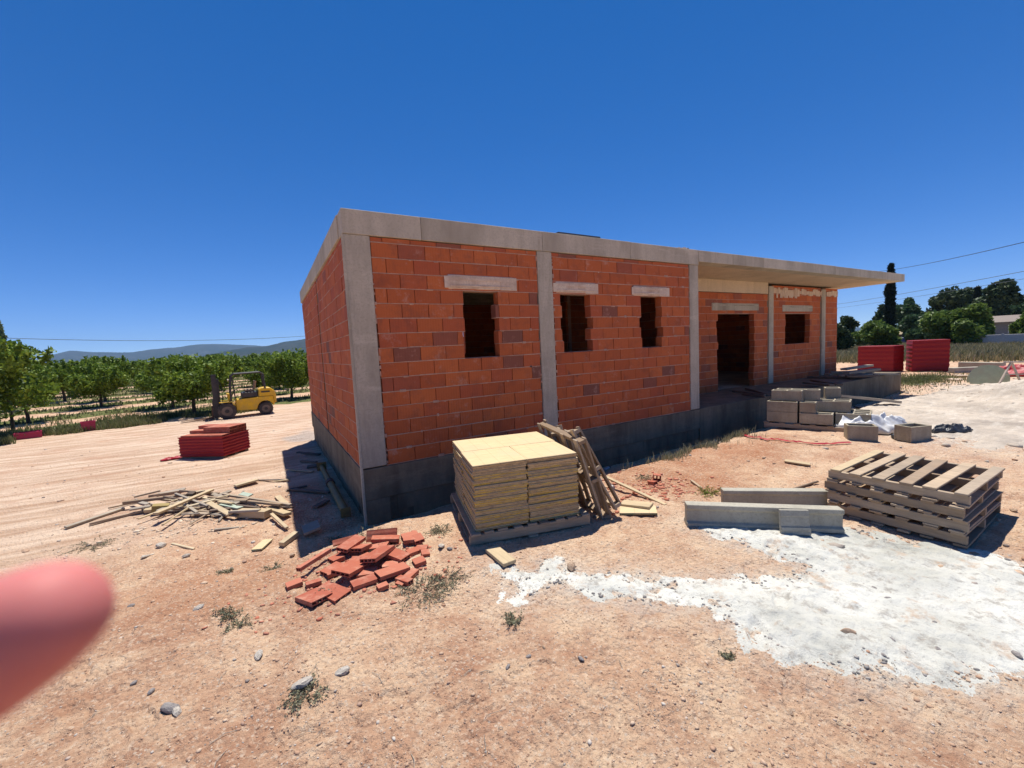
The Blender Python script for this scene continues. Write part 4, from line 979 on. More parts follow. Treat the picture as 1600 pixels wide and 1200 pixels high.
deb(590, 410, 640, 405, .08, .05, wood_pale, 'small white offcut left of the mustard one', .05, 'board_offcut')
deb(860, 345, 900, 340, .10, .08, wood_dark, 'small dark offcut on the top of the heap', .12, 'board_offcut')
deb(1415, 310, 1480, 380, .08, .02, wood_pale, 'pale board tapering toward the wall shadow', .03)
deb(1380, 440, 1475, 520, .04, .025, wood_pale, 'pale stick standing out at the right front of the heap', .05)
deb(1080, 320, 1500, 390, .05, .03, wood_old, 'brown lath running right along the far side of the heap', .08)
deb(990, 345, 1440, 400, .05, .03, wood_old, 'brown lath in the right half of the heap over smaller ones', .10)
deb(810, 290, 1050, 300, .05, .03, wood_old, 'brown lath along the far edge of the heap', .06)
deb(1020, 520, 1175, 495, .03, .02, wood_grey, 'grey stick lying apart in front of the heap', .015)
deb(755, 600, 895, 635, .025, .02, wood_pale, 'pale stick lying apart on the soil well below the heap', .012)
deb(1070, 385, 1185, 405, .09, .02, mint, 'mint green board piece in the right half of the heap', .07, 'board_offcut')
deb(1190, 310, 1250, 330, .08, .02, mint, 'small mint green scrap at the far side of the heap', .06, 'board_offcut')
deb(1280, 205, 1470, 205, .04, .02, wood_grey, 'grey lath beyond the heap near the wall shadow', .02)
deb(1390, 215, 1490, 210, .05, .02, wood_pale, 'pale lath end beside the grey one near the shadow', .02)
rs = random.Random(5)
for k in range(62):
    x = rs.gauss(950, 230); y = 385+rs.gauss(0, 34)-(x-950)*.02; L = rs.uniform(60, 210); sl = rs.gauss(-.15, .42) if rs.random() < .7 else rs.gauss(0, 1.0)
    x = min(1440, max(560, x))
    wdt = rs.uniform(.02, .07); th_ = rs.uniform(.012, .035); mw = rs.choice([wood_grey, wood_grey, wood_pale, wood_old, wood_dark])
    lb = '%s %s %s in the %s of the scrap timber heap, %s side' % ('short' if L < 110 else 'long', {'wood_grey': 'grey', 'wood_pale': 'pale', 'wood_old': 'brown', 'wood_dark': 'dark'}[mw.name], 'stick' if wdt < .035 else ('lath' if wdt < .055 else 'board'), 'left part' if x < 830 else ('middle' if x < 1060 else 'right part'), 'far' if y < 378 else 'near')
    deb(x-L/2, y-sl*L/2*.5, x+L/2, y+sl*L/2*.5, wdt, th_, mw, lb, rs.uniform(.02, .11))

# ------------------------------------------------------------------ forklift
def forklift():
    a = gp(354, 655, -.8); b = gp(415, 648, -.8); d = b-a
    c = (a+b)/2; fl = empty('forklift', (c.x, c.y+.55, gz1(c.x, c.y)), (0, 0, math.atan2(d.y, d.x)), label='yellow forklift truck with black mast and overhead guard parked on the track', cat='forklift')
    s = d.length/1.7      # modelled with a 1.7 m wheelbase, forks toward -x
    def T(m): m.v = [(x*s, y*s, z*s) for x, y, z in m.v]; return m
    def add(nm, m, mt, par=fl, **k): return obj(nm, T(m), mt, par, **k)
    W = .56
    RX = Matrix.Rotation(math.pi/2, 4, 'X')
    # body side profile with rear wheel arch
    prof = [(-.45, .38), (-.45, .92), (-.20, .96), (-.18, 1.16), (.55, 1.22), (.60, 1.40), (1.10, 1.42), (1.30, 1.30), (1.36, 1.05), (1.34, .62), (1.24, .48)]
    arch = [(.85+.38*math.cos(t), .36+.40*math.sin(t)) for t in np.linspace(.25, math.pi-.1, 9)]
    add('body', MB().prism([(-.45, .38), (-.45, .90), (-.20, .95), (.56, .98), (1.20, .98), (1.28, .58)]+[(x, z) for x, z in arch]+[(.40, .32)], -W, W), yellow_paint, bevel=.02*s)
    add('counterweight', MB().prism([(.56, .985), (.60, 1.36), (.75, 1.44), (1.12, 1.42), (1.32, 1.25), (1.38, 1.0), (1.36, .60), (1.285, .60), (1.21, .985)], -W*1.0+.02, W-.02), yellow_paint, bevel=.03*s)
    add('engine_cover', MB().box(-.17, .54, -W*.92, W*.92, 1.0, 1.26), black_paint, bevel=.02*s)
    add('floor_step', MB().box(-.75, -.46, -W, W, .62, .72).box(-.8, -.5, -W, -W+.06, .5, .62), yellow_paint, bevel=.01*s)
    add('dashboard', MB().prism([(-.72, .72), (-.62, .72), (-.68, 1.25), (-.80, 1.28)], -.40, .40), yellow_paint, bevel=.01*s)
    st = add('seat', MB().box(.0, .42, -.24, .24, 1.265, 1.40), seat_vinyl, bevel=.03*s)
    add('backrest', MB().box(-.06, .06, -.23, .23, 0, .46, Matrix.Translation((.42, 0, 1.38)) @ Matrix.Rotation(.18, 4, 'Y')), seat_vinyl, bevel=.03*s)
    add('steering_wheel', MB().lathe([(.17, 0), (.19, .012), (.17, .024), (.15, .012), (.17, 0)], 20, Matrix.Translation((-.42, 0, 1.38)) @ Matrix.Rotation(-.5, 4, 'Y')), black_paint)
    add('steering_column', MB().tube([(-.66, 0, 1.0), (-.42, 0, 1.38)], .025), black_paint)
    for y in (-.3, -.24, -.18): add('lever', MB().tube([(-.66, y, 1.2), (-.58, y, 1.45)], .012, 6), black_paint)
    # guard
    g = MB()
    for y in (-W*.9, W*.9):
        g.tube([(-.64, y, .70), (-.62, y, 1.6), (-.54, y, 2.15), (-.40, y, 2.24), (.72, y, 2.26), (.86, y, 2.16), (.90, y, 1.36)], .045, 8)
        g.tube([(-.50, y, 2.12), (-.46, y, 1.5), (-.44, y, .95)], .02, 6)
    for x in (-.40, .72): g.tube([(x, -W*.9, 2.24), (x, W*.9, 2.24)], .035, 8)
    add('overhead_guard', g, black_paint)
    for x in np.linspace(-.26, .6, 7): add('guard_bar', MB().box(x-.03, x+.03, -W*.88, W*.88, 2.24, 2.28), black_paint)
    # mast
    ms = add('mast', MB().box(-1.38, -1.18, -.44, -.32, .10, 2.26).box(-1.38, -1.18, .32, .44, .10, 2.26).box(-1.19, -1.08, -.36, -.28, .12, 2.02).box(-1.19, -1.08, .28, .36, .12, 2.02)
             .box(-1.33, -1.21, -.32, .32, 2.02, 2.10).box(-1.33, -1.21, -.32, .32, 1.1, 1.18).box(-1.33, -1.21, -.32, .32, .15, .23), black_paint)
    add('lift_cylinder', MB().tube([(-1.14, 0, .2), (-1.14, 0, 1.7)], .05, 10), black_paint)
    add('hose', MB().tube([(-1.1, .12, 2.0), (-.98, .12, 1.6), (-.98, .12, 1.0), (-1.0, .1, .6)], .015, 6), black_paint)
    add('carriage', MB().box(-1.42, -1.36, -.5, .5, .14, .22).box(-1.42, -1.36, -.5, .5, .55, .63).box(-1.42, -1.37, -.45, -.38, .22, .95).box(-1.42, -1.37, .38, .45, .22, .95).box(-1.42, -1.37, -.04, .04, .22, .95).box(-1.42, -1.37, -.45, .45, .95, 1.0), black_paint)
    for y in (-.32, .32): add('fork', MB().prism([(-1.43, .66), (-1.43, .05), (-2.75, .03), (-2.75, .04), (-1.50, .10), (-1.48, .66)], y-.06, y+.06), fork_steel)
    add('tilt_cylinder', MB().tube([(-1.1, -.38, .8), (-.6, -.38, .55)], .035, 8), black_paint)
    for (x, r_, wd) in ((-.85, .40, .26), (.85, .33, .22)):
        for sgn in (-1, 1):
            y = sgn*(W+.02 if x < 0 else W-.06)
            M = Matrix.Translation((x, y, r_)) @ RX
            t = add('tyre', MB().lathe([(r_*.62, -wd/2), (r_*.93, -wd/2), (r_, -wd/2+.04), (r_, wd/2-.04), (r_*.93, wd/2), (r_*.62, wd/2)], 28, M), tyre_rubber)
            obj('rim', T(MB().lathe([(r_*.60, -wd/2-.005), (r_*.60, wd/2+.005)], 20, M)), rim_steel, t)
            obj('hub', T(MB().lathe([(r_*.22, -wd/2-.045), (r_*.25, -wd/2-.006)], 12, M).lathe([(r_*.25, wd/2+.006), (r_*.22, wd/2+.045)], 12, M)), black_paint, t)
            tr_ = MB()
            for q in range(22):
                an = 2*math.pi*q/22; tr_.box(r_-.006, r_+.012, -.02, .02, -wd/2+.02, wd/2-.02, M @ Matrix.Rotation(an, 4, 'Z'))
            obj('tread', T(tr_), tyre_rubber, t)
    add('mudguard', MB().box(-1.15, -.5, -W-.13, -W+.06, .84, .87).box(-1.15, -.5, W-.06, W+.13, .84, .87), yellow_paint)
    add('counterweight_badge', MB().box(.70, 1.10, -W-.0, -W+.018, 1.18, 1.26), black_paint)
    add('headlight', MB().lathe([(.05, 0), (.06, .05)], 12, Matrix.Translation((-.66, -.48, 1.95)) @ Matrix.Rotation(-math.pi/2, 4, 'Y')), pale_metal)
forklift()

# ------------------------------------------------------------------ vegetation
def leaf_cloud(pts, size, seed, up=.3, aspect=1.6):
    r = np.random.default_rng(seed); n_ = len(pts)
    d = r.normal(size=(n_, 3)); d /= np.linalg.norm(d, axis=1)[:, None]
    e = r.normal(size=(n_, 3)); e[:, 2] += up; e -= d*(e*d).sum(1)[:, None]; e /= np.linalg.norm(e, axis=1)[:, None]
    s = size*r.uniform(.6, 1.35, n_)[:, None]; a = d*s*.5; b = e*s*.5*aspect
    V = np.stack([pts-b, pts+a*.9-b*.1, pts+b, pts-a*.9-b*.1], 1).reshape(-1, 3)
    return V, np.arange(n_*4).reshape(-1, 4)
def crown_pts(n_, c, rad, seed, nclump=26, spread=.30, flat=.0, hollow=.35):
    r = np.random.default_rng(seed)
    d = r.normal(size=(nclump, 3)); d /= np.linalg.norm(d, axis=1)[:, None]
    q = r.uniform(hollow, 1.0, nclump)[:, None]; cc = d*q*np.array(rad)*.8; cc[:, 2] = np.where(cc[:, 2] < 0, cc[:, 2]*(1-flat), cc[:, 2])
    k = r.integers(0, nclump, n_); sz = r.uniform(.6, 1.4, nclump)[k][:, None]
    g = r.normal(size=(n_, 3)); g /= np.linalg.norm(g, axis=1)[:, None]; g *= r.uniform(0, 1, n_)[:, None]**.5
    p = cc[k]+g*spread*np.array(rad).mean()*sz; return p+np.array(c), cc+np.array(c)
def tree_meshes(name, H_, rad, base, nleaf, size, mat, seed, nclump=26, spread=.32, tr=.08, fork=.9, limbs=9, shape=None):
    cz = base+rad[2]; p, cc = crown_pts(nleaf, (0, 0, cz), rad, seed, nclump, spread)
    r = np.random.default_rng(seed+9)
    if shape == 'almond':   # upright shoots breaking the outline
        m = nleaf//7; sh = r.uniform(-1, 1, (24, 2))*np.array(rad[:2])*.75; k = r.integers(0, 24, m); t = r.uniform(0, 1, m)
        top = cz+rad[2]*np.sqrt(np.clip(1-(sh[k]**2).sum(1)/(rad[0]**2), .1, 1))
        pp = np.stack([sh[k, 0]+r.normal(0, .05, m)+t*sh[k, 0]*.15, sh[k, 1]+r.normal(0, .05, m)+t*sh[k, 1]*.15, top-.35+t*.62*r.uniform(.4, 1, 24)[k]], 1); p = np.concatenate([p, pp])
    V, F = leaf_cloud(p, size, seed+1); cm = np_mesh(name+'_crown', V, F); cm.materials.append(mat)
    m = MB(); fz = fork
    wob = [(0, 0, -.1), (r.normal(0, .03), r.normal(0, .03), fz*.5), (r.normal(0, .05), r.normal(0, .05), fz)]
    m.tube(wob, [tr*1.25, tr, tr*.85], 8)
    for i in r.choice(len(cc), limbs, replace=False):
        e = cc[i]; mid = (wob[2][0]*.5+e[0]*.5+r.normal(0, .08), wob[2][1]*.5+e[1]*.5+r.normal(0, .08), fz+(e[2]-fz)*.6)
        m.tube([wob[2], mid, tuple(e)], [tr*.55, tr*.35, tr*.12], 6)
    tm = m.mesh(name+'_trunk'); tm.materials.append(bark)
    return tm, cm
def place_tree(meshes, loc, rz, sc, name, label, cat='tree', group=None):
    root = empty(name, loc, (0, 0, rz), label=label, cat=cat, group=group); root.scale = (sc, sc, sc*random.uniform(.94, 1.06))
    obj('trunk', meshes[0], None, root); obj('crown', meshes[1], None, root); return root
alm = [tree_meshes('almond', 3, (rx, ry, rz_), bs, 14000, .085, leaf_almond, 100+k*7, ncl, .29, .07, .75, 10, 'almond') for k, (rx, ry, rz_, bs, ncl) in enumerate([(1.9, 1.7, 1.0, .6, 46), (1.6, 1.9, .9, .75, 34), (1.5, 1.5, 1.1, .6, 30), (2.0, 1.9, .95, .55, 52), (1.4, 1.7, .8, .85, 26)])]
dd_, nn_ = Vector((.89, .45, 0)), Vector((-.45, .89, 0)); O_ = Vector(gp(289, 650, -.85))
AL = {(0, 0): 'round almond tree standing just left of the forklift mast', (0, 1): 'almond tree between the forklift and the building corner', (0, -1): 'large almond tree cut by the left edge of the photo'}
ROWC = {}
for k in range(11):
    for j in range(-7-k, 6+k):
        if k > 5 and (j % 2 and k % 2): continue
        c_ = O_+nn_*(k*5.4)+dd_*((j+(.35 if k % 2 else 0))*5.1)+Vector((jit(.8), jit(.8), 0))
        az = math.degrees(math.atan2(c_.x-CAM[0], c_.y-CAM[1]))
        if not (-27 < az < (9 if k else 7)): continue
        if k == 0 and j == 1: c_ = Vector(gp(456, 622, -.85))
        c_.z = gz1(c_.x, c_.y)-.02
        sc = random.uniform(.80, 1.10)*(1.0 if k else 1.0) if k else {-1: 1.22, 0: 1.04, 1: .98}.get(j, 1.0)
        cnt_ = ROWC.get(k, 0); ROWC[k] = cnt_+1
        lab = AL.get((k, j)) or ('almond tree of the %s orchard row, %s tree in view from the left' % (ORD[k], ORD[cnt_]))
        place_tree(random.choice(alm) if k else alm[(0, 3, 0)[(j+1) % 3]], c_, random.uniform(0, 6.28), sc, 'almond_tree', lab, 'tree', 'almond trees of the orchard')
# slender pale tree rising at the far left
tall = tree_meshes('poplar', 5, (.50, .50, 1.35), 1.6, 2200, .09, m_leaf('leaf_pale', [(.16, .22, .11), (.24, .30, .17), (.11, .16, .08)], .35), 177, 40, .30, .06, 1.6, 10)
c_ = dirpt(10, 600, 24); c_.z = gz1(c_.x, c_.y); r = np.random.default_rng(77); t_ = r.uniform(0, 1, 1700)**.8; wh = .62*(1-t_)*(.55+.45*np.abs(np.sin(t_*26)))+.05; a_ = r.uniform(0, 6.283, 1700); rq = np.sqrt(r.uniform(.1, 1, 1700))
V, F = leaf_cloud(np.stack([wh*rq*np.cos(a_), wh*rq*np.sin(a_), 1.5+t_*2.9], 1), .10, 78, up=1); cm_ = np_mesh('crown', V, F); cm_.materials.append(tall[1].materials[0])
tm_ = MB().tube([(0, 0, -.1), (0, 0, 4.2)], [.06, .015], 6).mesh('trunk'); tm_.materials.append(bark)
place_tree((tm_, cm_), c_, 0, .93, 'young_tree', 'slim pale green tree rising above the orchard at the far left')
# distant tree belt beyond the orchard (reads as one mass)
r = np.random.default_rng(8); pts = []
for k in range(260):
    a = R(r.uniform(-40, 14)); ds = r.uniform(75, 190); c = np.array([CAM[0]+ds*math.sin(a), CAM[1]+ds*math.cos(a), r.uniform(.3, 1.7)]); g = r.normal(size=(150, 3)); g /= np.linalg.norm(g, axis=1)[:, None]
    pts.append(c+g*np.array([2.2, 2.2, 1.7])*r.uniform(0.3, 1, (150, 1)))
V, F = leaf_cloud(np.concatenate(pts), .42, 5); obj('distant_orchard', np_mesh('distant_orchard', V, F), leaf_almond, kind='stuff', label='far green mass of orchard trees below the hills', )

# right side trees
def far_tree(u, vbase, vtop, dist, wpx, mat, seed, name, label, kind='round', nleaf=9000, size=.3, group=None):
    d = (u-800)/FPX*RT+(600-vtop)/FPX*UP+FW; ztop = CAM[2]+dist*d[2]/math.hypot(d[0], d[1])
    q = dirpt(u, 600, dist); zg = gz1(q.x, q.y); hh = ztop-zg
    wpx = wpx*(1.0 if kind == 'cypress' else 1.28); e1 = dirpt(u-wpx/2, 560, dist); e2 = dirpt(u+wpx/2, 560, dist); wd = math.hypot(e1.x-e2.x, e1.y-e2.y)
    if kind == 'cypress':
        r = np.random.default_rng(seed); t = r.uniform(0.03, 1, nleaf); rad = wd/2*np.minimum(1, (1-t)*3.2+.06)*(.85+.15*np.sin(t*30)); a = r.uniform(0, 6.283, nleaf); q_ = np.sqrt(r.uniform(.3, 1, nleaf))
        p = np.stack([rad*q_*np.cos(a), rad*q_*np.sin(a), t*hh], 1); V, F = leaf_cloud(p, size, seed, up=3, aspect=2.2); cm = np_mesh('crown', V, F); cm.materials.append(mat)
        tm = MB().tube([(0, 0, -.2), (0, 0, hh*.9)], [.2, .04], 8).mesh('trunk'); tm.materials.append(bark)
    else:
        base = hh*(.03 if kind == 'shrub' else .22); rz_ = (hh-base)/2
        tm, cm = tree_meshes('far', hh, (wd/2, wd/2, rz_), base, nleaf, size, mat, seed, 30, .30, max(.07, hh*.03), base+rz_*.5, 8) if kind == 'shrub' else tree_meshes('far', hh, (wd/2, wd/2, rz_), base, nleaf, size*.8, mat, seed, 34, .27, max(.07, hh*.03), base+rz_*.5, 8)
    return place_tree((tm, cm), (q.x, q.y, zg), 0, 1, name, label, 'shrub' if kind == 'shrub' else 'tree', group)
far_tree(1387, 540, 409, 62, 13, leaf_cypress, 301, 'cypress_tree', 'tall narrow dark cypress rising behind the tip of the porch canopy', 'cypress', 9000, .28)
far_tree(1487, 510, 452, 95, 88, leaf_pine, 302, 'pine_tree', 'broad dark pine in the middle of the trees behind the tile pallets', nleaf=15000, size=.42)
far_tree(1521, 515, 450, 92, 16, leaf_cypress, 312, 'cypress_tree', 'small dark cypress tip between the two broad pines', 'cypress', 3000, .35)
far_tree(1552, 515, 436, 88, 66, leaf_pine, 303, 'pine_tree', 'tallest broad dark pine at the right, above the low house', nleaf=15000, size=.42)
far_tree(1414, 540, 459, 82, 38, leaf_stone, 304, 'pine_tree', 'round topped green tree just right of the tall cypress', nleaf=9000, size=.4)
far_tree(1378, 540, 472, 70, 34, leaf_pine, 305, 'pine_tree', 'dark bushy tree at the foot of the tall cypress', nleaf=7000, size=.35)
far_tree(1427, 540, 486, 78, 50, leaf_stone, 306, 'leafy_tree', 'mid green tree filling between cypress and the bright shrub', nleaf=8000, size=.35)
far_tree(1490, 548, 477, 52, 118, leaf_shrub, 307, 'large_shrub', 'wide bright green shrub behind the taller tile pallet', 'shrub', 22000, .22)
far_tree(1598, 535, 488, 62, 60, leaf_shrub, 308, 'large_shrub', 'dull green shrub at the right edge in front of the low house', 'shrub', 8000, .25)
far_tree(1377, 545, 497, 50, 56, leaf_shrub, 309, 'large_shrub', 'green shrub under the cypress left of the bright one', 'shrub', 9000, .2)
far_tree(1345, 545, 512, 55, 40, leaf_shrub, 310, 'large_shrub', 'low green shrub beside the corner of the building', 'shrub', 6000, .22)
far_tree(1322, 540, 486, 58, 26, leaf_pine, 311, 'pine_tree', 'small dark pine half hidden by the right end of the building', nleaf=5000, size=.26)
far_tree(1312, 548, 508, 42, 40, leaf_pine, 313, 'large_shrub', 'dark shrub touching the far right corner of the building', 'shrub', 5000, .2)
far_tree(1585, 540, 478, 100, 90, leaf_stone, 314, 'leafy_tree', 'distant dull tree behind the low house at the right edge', nleaf=9000, size=.45)
far_tree(1440, 545, 512, 60, 60, leaf_stone, 315, 'large_shrub', 'low dark green shrub behind the gap between the tile pallets', 'shrub', 7000, .25)

def blades(name, region, n_, hmin, hmax, wd, mat, seed, clump=.15, label=None):
    """grass or weeds standing on the ground; region(r, n) gives x, y"""
    r = np.random.default_rng(seed); x, y = region(r, n_); n_ = len(x)
    z = gz(x, y); h = r.uniform(hmin, hmax, n_); a = r.uniform(0, 6.283, n_); le = r.uniform(.1, .7, n_)*h; b = a+r.normal(0, .6, n_)
    w2 = wd*r.uniform(.6, 1.3, n_)/2; ca, sa = np.cos(a+1.57), np.sin(a+1.57)
    base = np.stack([x, y, z-.01], 1); side = np.stack([ca*w2, sa*w2, 0*x], 1)
    mid = base+np.stack([np.cos(a)*le*.4, np.sin(a)*le*.4, h*.6], 1); top = base+np.stack([np.cos(b)*le, np.sin(b)*le, h], 1)
    V = np.stack([base-side, base+side, mid+side*.8, mid-side*.8, top], 1).reshape(-1, 3)
    i = np.arange(n_)*5; F = np.concatenate([np.stack([i, i+1, i+2, i+3], 1), np.stack([i+3, i+2, i+4, i+4], 1)])
    me = bpy.data.meshes.new(name); q = np.stack([i, i+1, i+2, i+3], 1); t = np.stack([i+3, i+2, i+4], 1)
    V = np.asarray(V, np.float32); me.vertices.add(len(V)); me.vertices.foreach_set('co', V.ravel())
    loops = np.concatenate([q.ravel(), t.ravel()]).astype(np.int32); me.loops.add(len(loops)); me.loops.foreach_set('vertex_index', loops)
    me.polygons.add(2*n_); me.polygons.foreach_set('loop_start', np.concatenate([np.arange(n_)*4, n_*4+np.arange(n_)*3]).astype(np.int32))
    me.polygons.foreach_set('loop_total', np.concatenate([np.full(n_, 4), np.full(n_, 3)]).astype(np.int32)); me.update(calc_edges=True)
    return obj(name, me, mat, kind='stuff', label=label)
def reg_verge(r, n_):
    s = r.uniform(-16, 3.5, n_*3); q = 16.2+r.gamma(1.6, 1.2, n_*3); x = s*_rd[0]-q*_rd[1]+2; y = s*_rd[1]+q*_rd[0]; 
    k = pn(x*.5, y*.5, 44)+.25*pn(x*2, y*2, 45) > -.12; return x[k][:n_], y[k][:n_]
blades('verge_grass', reg_verge, 26000, .05, .24, .030, green_blade, 81)
def reg_orch(r, n_):
    x = r.uniform(-45, 8, n_*3); y = r.uniform(14, 75, n_*3); q = -x*_rd[1]+y*_rd[0]; k = (q > 18)&(np.cos((q-18.6)/5.6*2*np.pi) > -.1); return x[k][:n_], y[k][:n_]
blades('orchard_grass', reg_orch, 40000, .05, .20, .06, green_blade, 82)
def reg_field(r, n_):
    a = np.radians(r.uniform(64, 88, n_)); d = 31+r.gamma(2.2, 7, n_); return CAM[0]+d*np.sin(a), CAM[1]+d*np.cos(a)
blades('dry_field_grass', reg_field, 60000, .2, .65, .05, dry_blade, 83)
def reg_field2(r, n_):
    x = 19+r.normal(0, 1.6, n_); y = .5+r.normal(0, .6, n_); return x, y
blades('green_grass_patch', reg_field2, 5000, .03, .12, .02, green_blade, 84)
def reg_trench(r, n_):
    x = r.uniform(2.4, 6.5, n_*2); y = -1.0+r.normal(0, .12, n_*2)+.2*(x < 4); k = pn(x*2, y*2, 47) > -.05; return x[k][:n_], y[k][:n_]
blades('trench_grass', reg_trench, 2600, .03, .16, .008, leaf_weed, 85)
blades('trench_weeds', lambda r, n_: (gp(1000, 700).x+r.normal(0, .14, n_), gp(1000, 700).y+r.normal(0, .08, n_)), 260, .08, .24, .014, leaf_weed, 86)

def weed(u, v, R_, nst, hh, mat, seed, label, leaf=.009, guess=-.4, name='weed'):
    hh *= .7; nst = int(nst*1.2)
    q = gp(u, v, guess); r = np.random.default_rng(seed); P = []; st = MB()
    for k in range(nst):
        a = r.uniform(0, 6.283); d = abs(r.normal(0, R_*.5)); x0, y0 = q.x+d*math.cos(a)*.6, q.y+d*math.sin(a)*.6; L = r.uniform(.4, 1)*R_; b = a+r.normal(0, .7); z0 = gz1(x0, y0); h = hh*r.uniform(.25, 1)
        pts = [(x0+L*t*math.cos(b), y0+L*t*math.sin(b), z0+h*math.sin(t*1.9)*.9) for t in (0, .35, .7, 1)]
        st.tube([(p[0]-q.x, p[1]-q.y, p[2]-q.z) for p in pts], [.0012, .001, .0008, .0006], 4, cap=False)
        for t in r.uniform(.1, 1, 12):
            i = min(2, int(t*3)); f = t*3-i; P.append([pts[i][j]*(1-f)+pts[i+1][j]*f-(q.x, q.y, q.z)[j]+r.normal(0, .006) for j in range(3)])
    root = empty(name, q, label=label, cat='weed', group='low weeds on the bare soil')
    obj('stem', st, bark, root); V, F = leaf_cloud(np.array(P), leaf, seed, aspect=1.8); obj('foliage', np_mesh('foliage', V, F), mat, root)
WL = [(660, 925, .22, 60, .05, 'grey green weed patch spreading right of the clay tile heap', leaf_weed), (700, 905, .16, 34, .04, 'weed patch between the tile heap and the cement spill', leaf_weed), (690, 832, .12, 34, .08, 'green weed growing beside the lower left of the panel pallet', leaf_weed),
      (803, 972, .06, 26, .06, 'small dark green weed below the tip of the cement spill', leaf_weed), (352, 962, .08, 26, .05, 'small weed on the soil right of the finger', leaf_weed), (375, 975, .08, 18, .03, 'thin weed strands just right of the small weed', leaf_weed),
      (478, 1088, .10, 34, .04, 'weed around the white stone in the foreground', leaf_weed), (1137, 1028, .035, 16, .035, 'tiny dark weed tuft near the lower edge of the cement spill', leaf_weed), (1107, 772, .12, 34, .10, 'bright yellow green weed behind the long concrete beam', leaf_bright),
      (350, 895, .07, 18, .04, 'sparse weed left of the clay tile heap', leaf_weed), (425, 890, .10, 22, .04, 'weed strands at the slope left of the tile heap', leaf_weed), (600, 862, .12, 30, .06, 'weed growing up between the clay tiles', leaf_weed), (500, 935, .10, 30, .05, 'weed in the gap of the tiles at the heap front', leaf_weed),
      (1005, 748, .12, 20, .05, 'weeds among the tile crumbs right of the batten', leaf_weed), (145, 852, .25, 40, .03, 'flat dark weed patch just above the fingertip', leaf_weed), (860, 700, .1, 8, .1, 'dry weed at the foot of the brick wall', leaf_weed), (575, 838, .12, 14, .08, 'dry weed stems on the lip before the building corner', leaf_weed), (520, 845, .12, 14, .07, 'dry weed stalks in the shadow edge left of the corner', leaf_weed), (960, 722, .14, 30, .06, 'green weeds at the trench edge behind the spray can', leaf_weed)]
for k, (u, v, r_, ns, hh, lab, m_) in enumerate(WL): weed(u, v, r_, ns, hh, m_, 500+k, lab)

# ------------------------------------------------------------------ stones
def rock_mesh(seed, sub=2):
    bm = bmesh.new(); bmesh.ops.create_icosphere(bm, subdivisions=sub, radius=1); r = random.Random(seed)
    cuts = [(Vector((r.gauss(0, 1), r.gauss(0, 1), r.gauss(0, 1))).normalized(), r.uniform(.55, .85)) for _ in range(7)]
    for v in bm.verts:
        for n_, d in cuts:
            k = v.co.dot(n_)
            if k > d: v.co -= n_*(k-d)*.9
        v.co *= 1+r.uniform(-.04, .04)
    me = bpy.data.meshes.new('stone'); bm.to_mesh(me); bm.free(); return me
def m_stone(name, a, b):
    n = NM(name); c = n.mix(n.ramp(n.noise(2, 6, .7), [(.4, 0), (.6, 1)]), a, b); n.bump(n.noise(3, 8, .7), .5, .1); return n.done(c, .9, spec=.15)
st_w = m_stone('stone_white', (.62, .56, .48), (.42, .37, .31)); st_g = m_stone('stone_grey', (.26, .24, .23), (.38, .34, .31)); st_b = m_stone('stone_brown', (.38, .26, .18), (.52, .39, .28))
rocks = {m_: [rock_mesh(30+7*i+k) for k in range(4)] for i, m_ in enumerate(('w', 'g', 'b'))}
for k_, m_ in (('w', st_w), ('g', st_g), ('b', st_b)):
    for me in rocks[k_]: me.materials.append(m_)
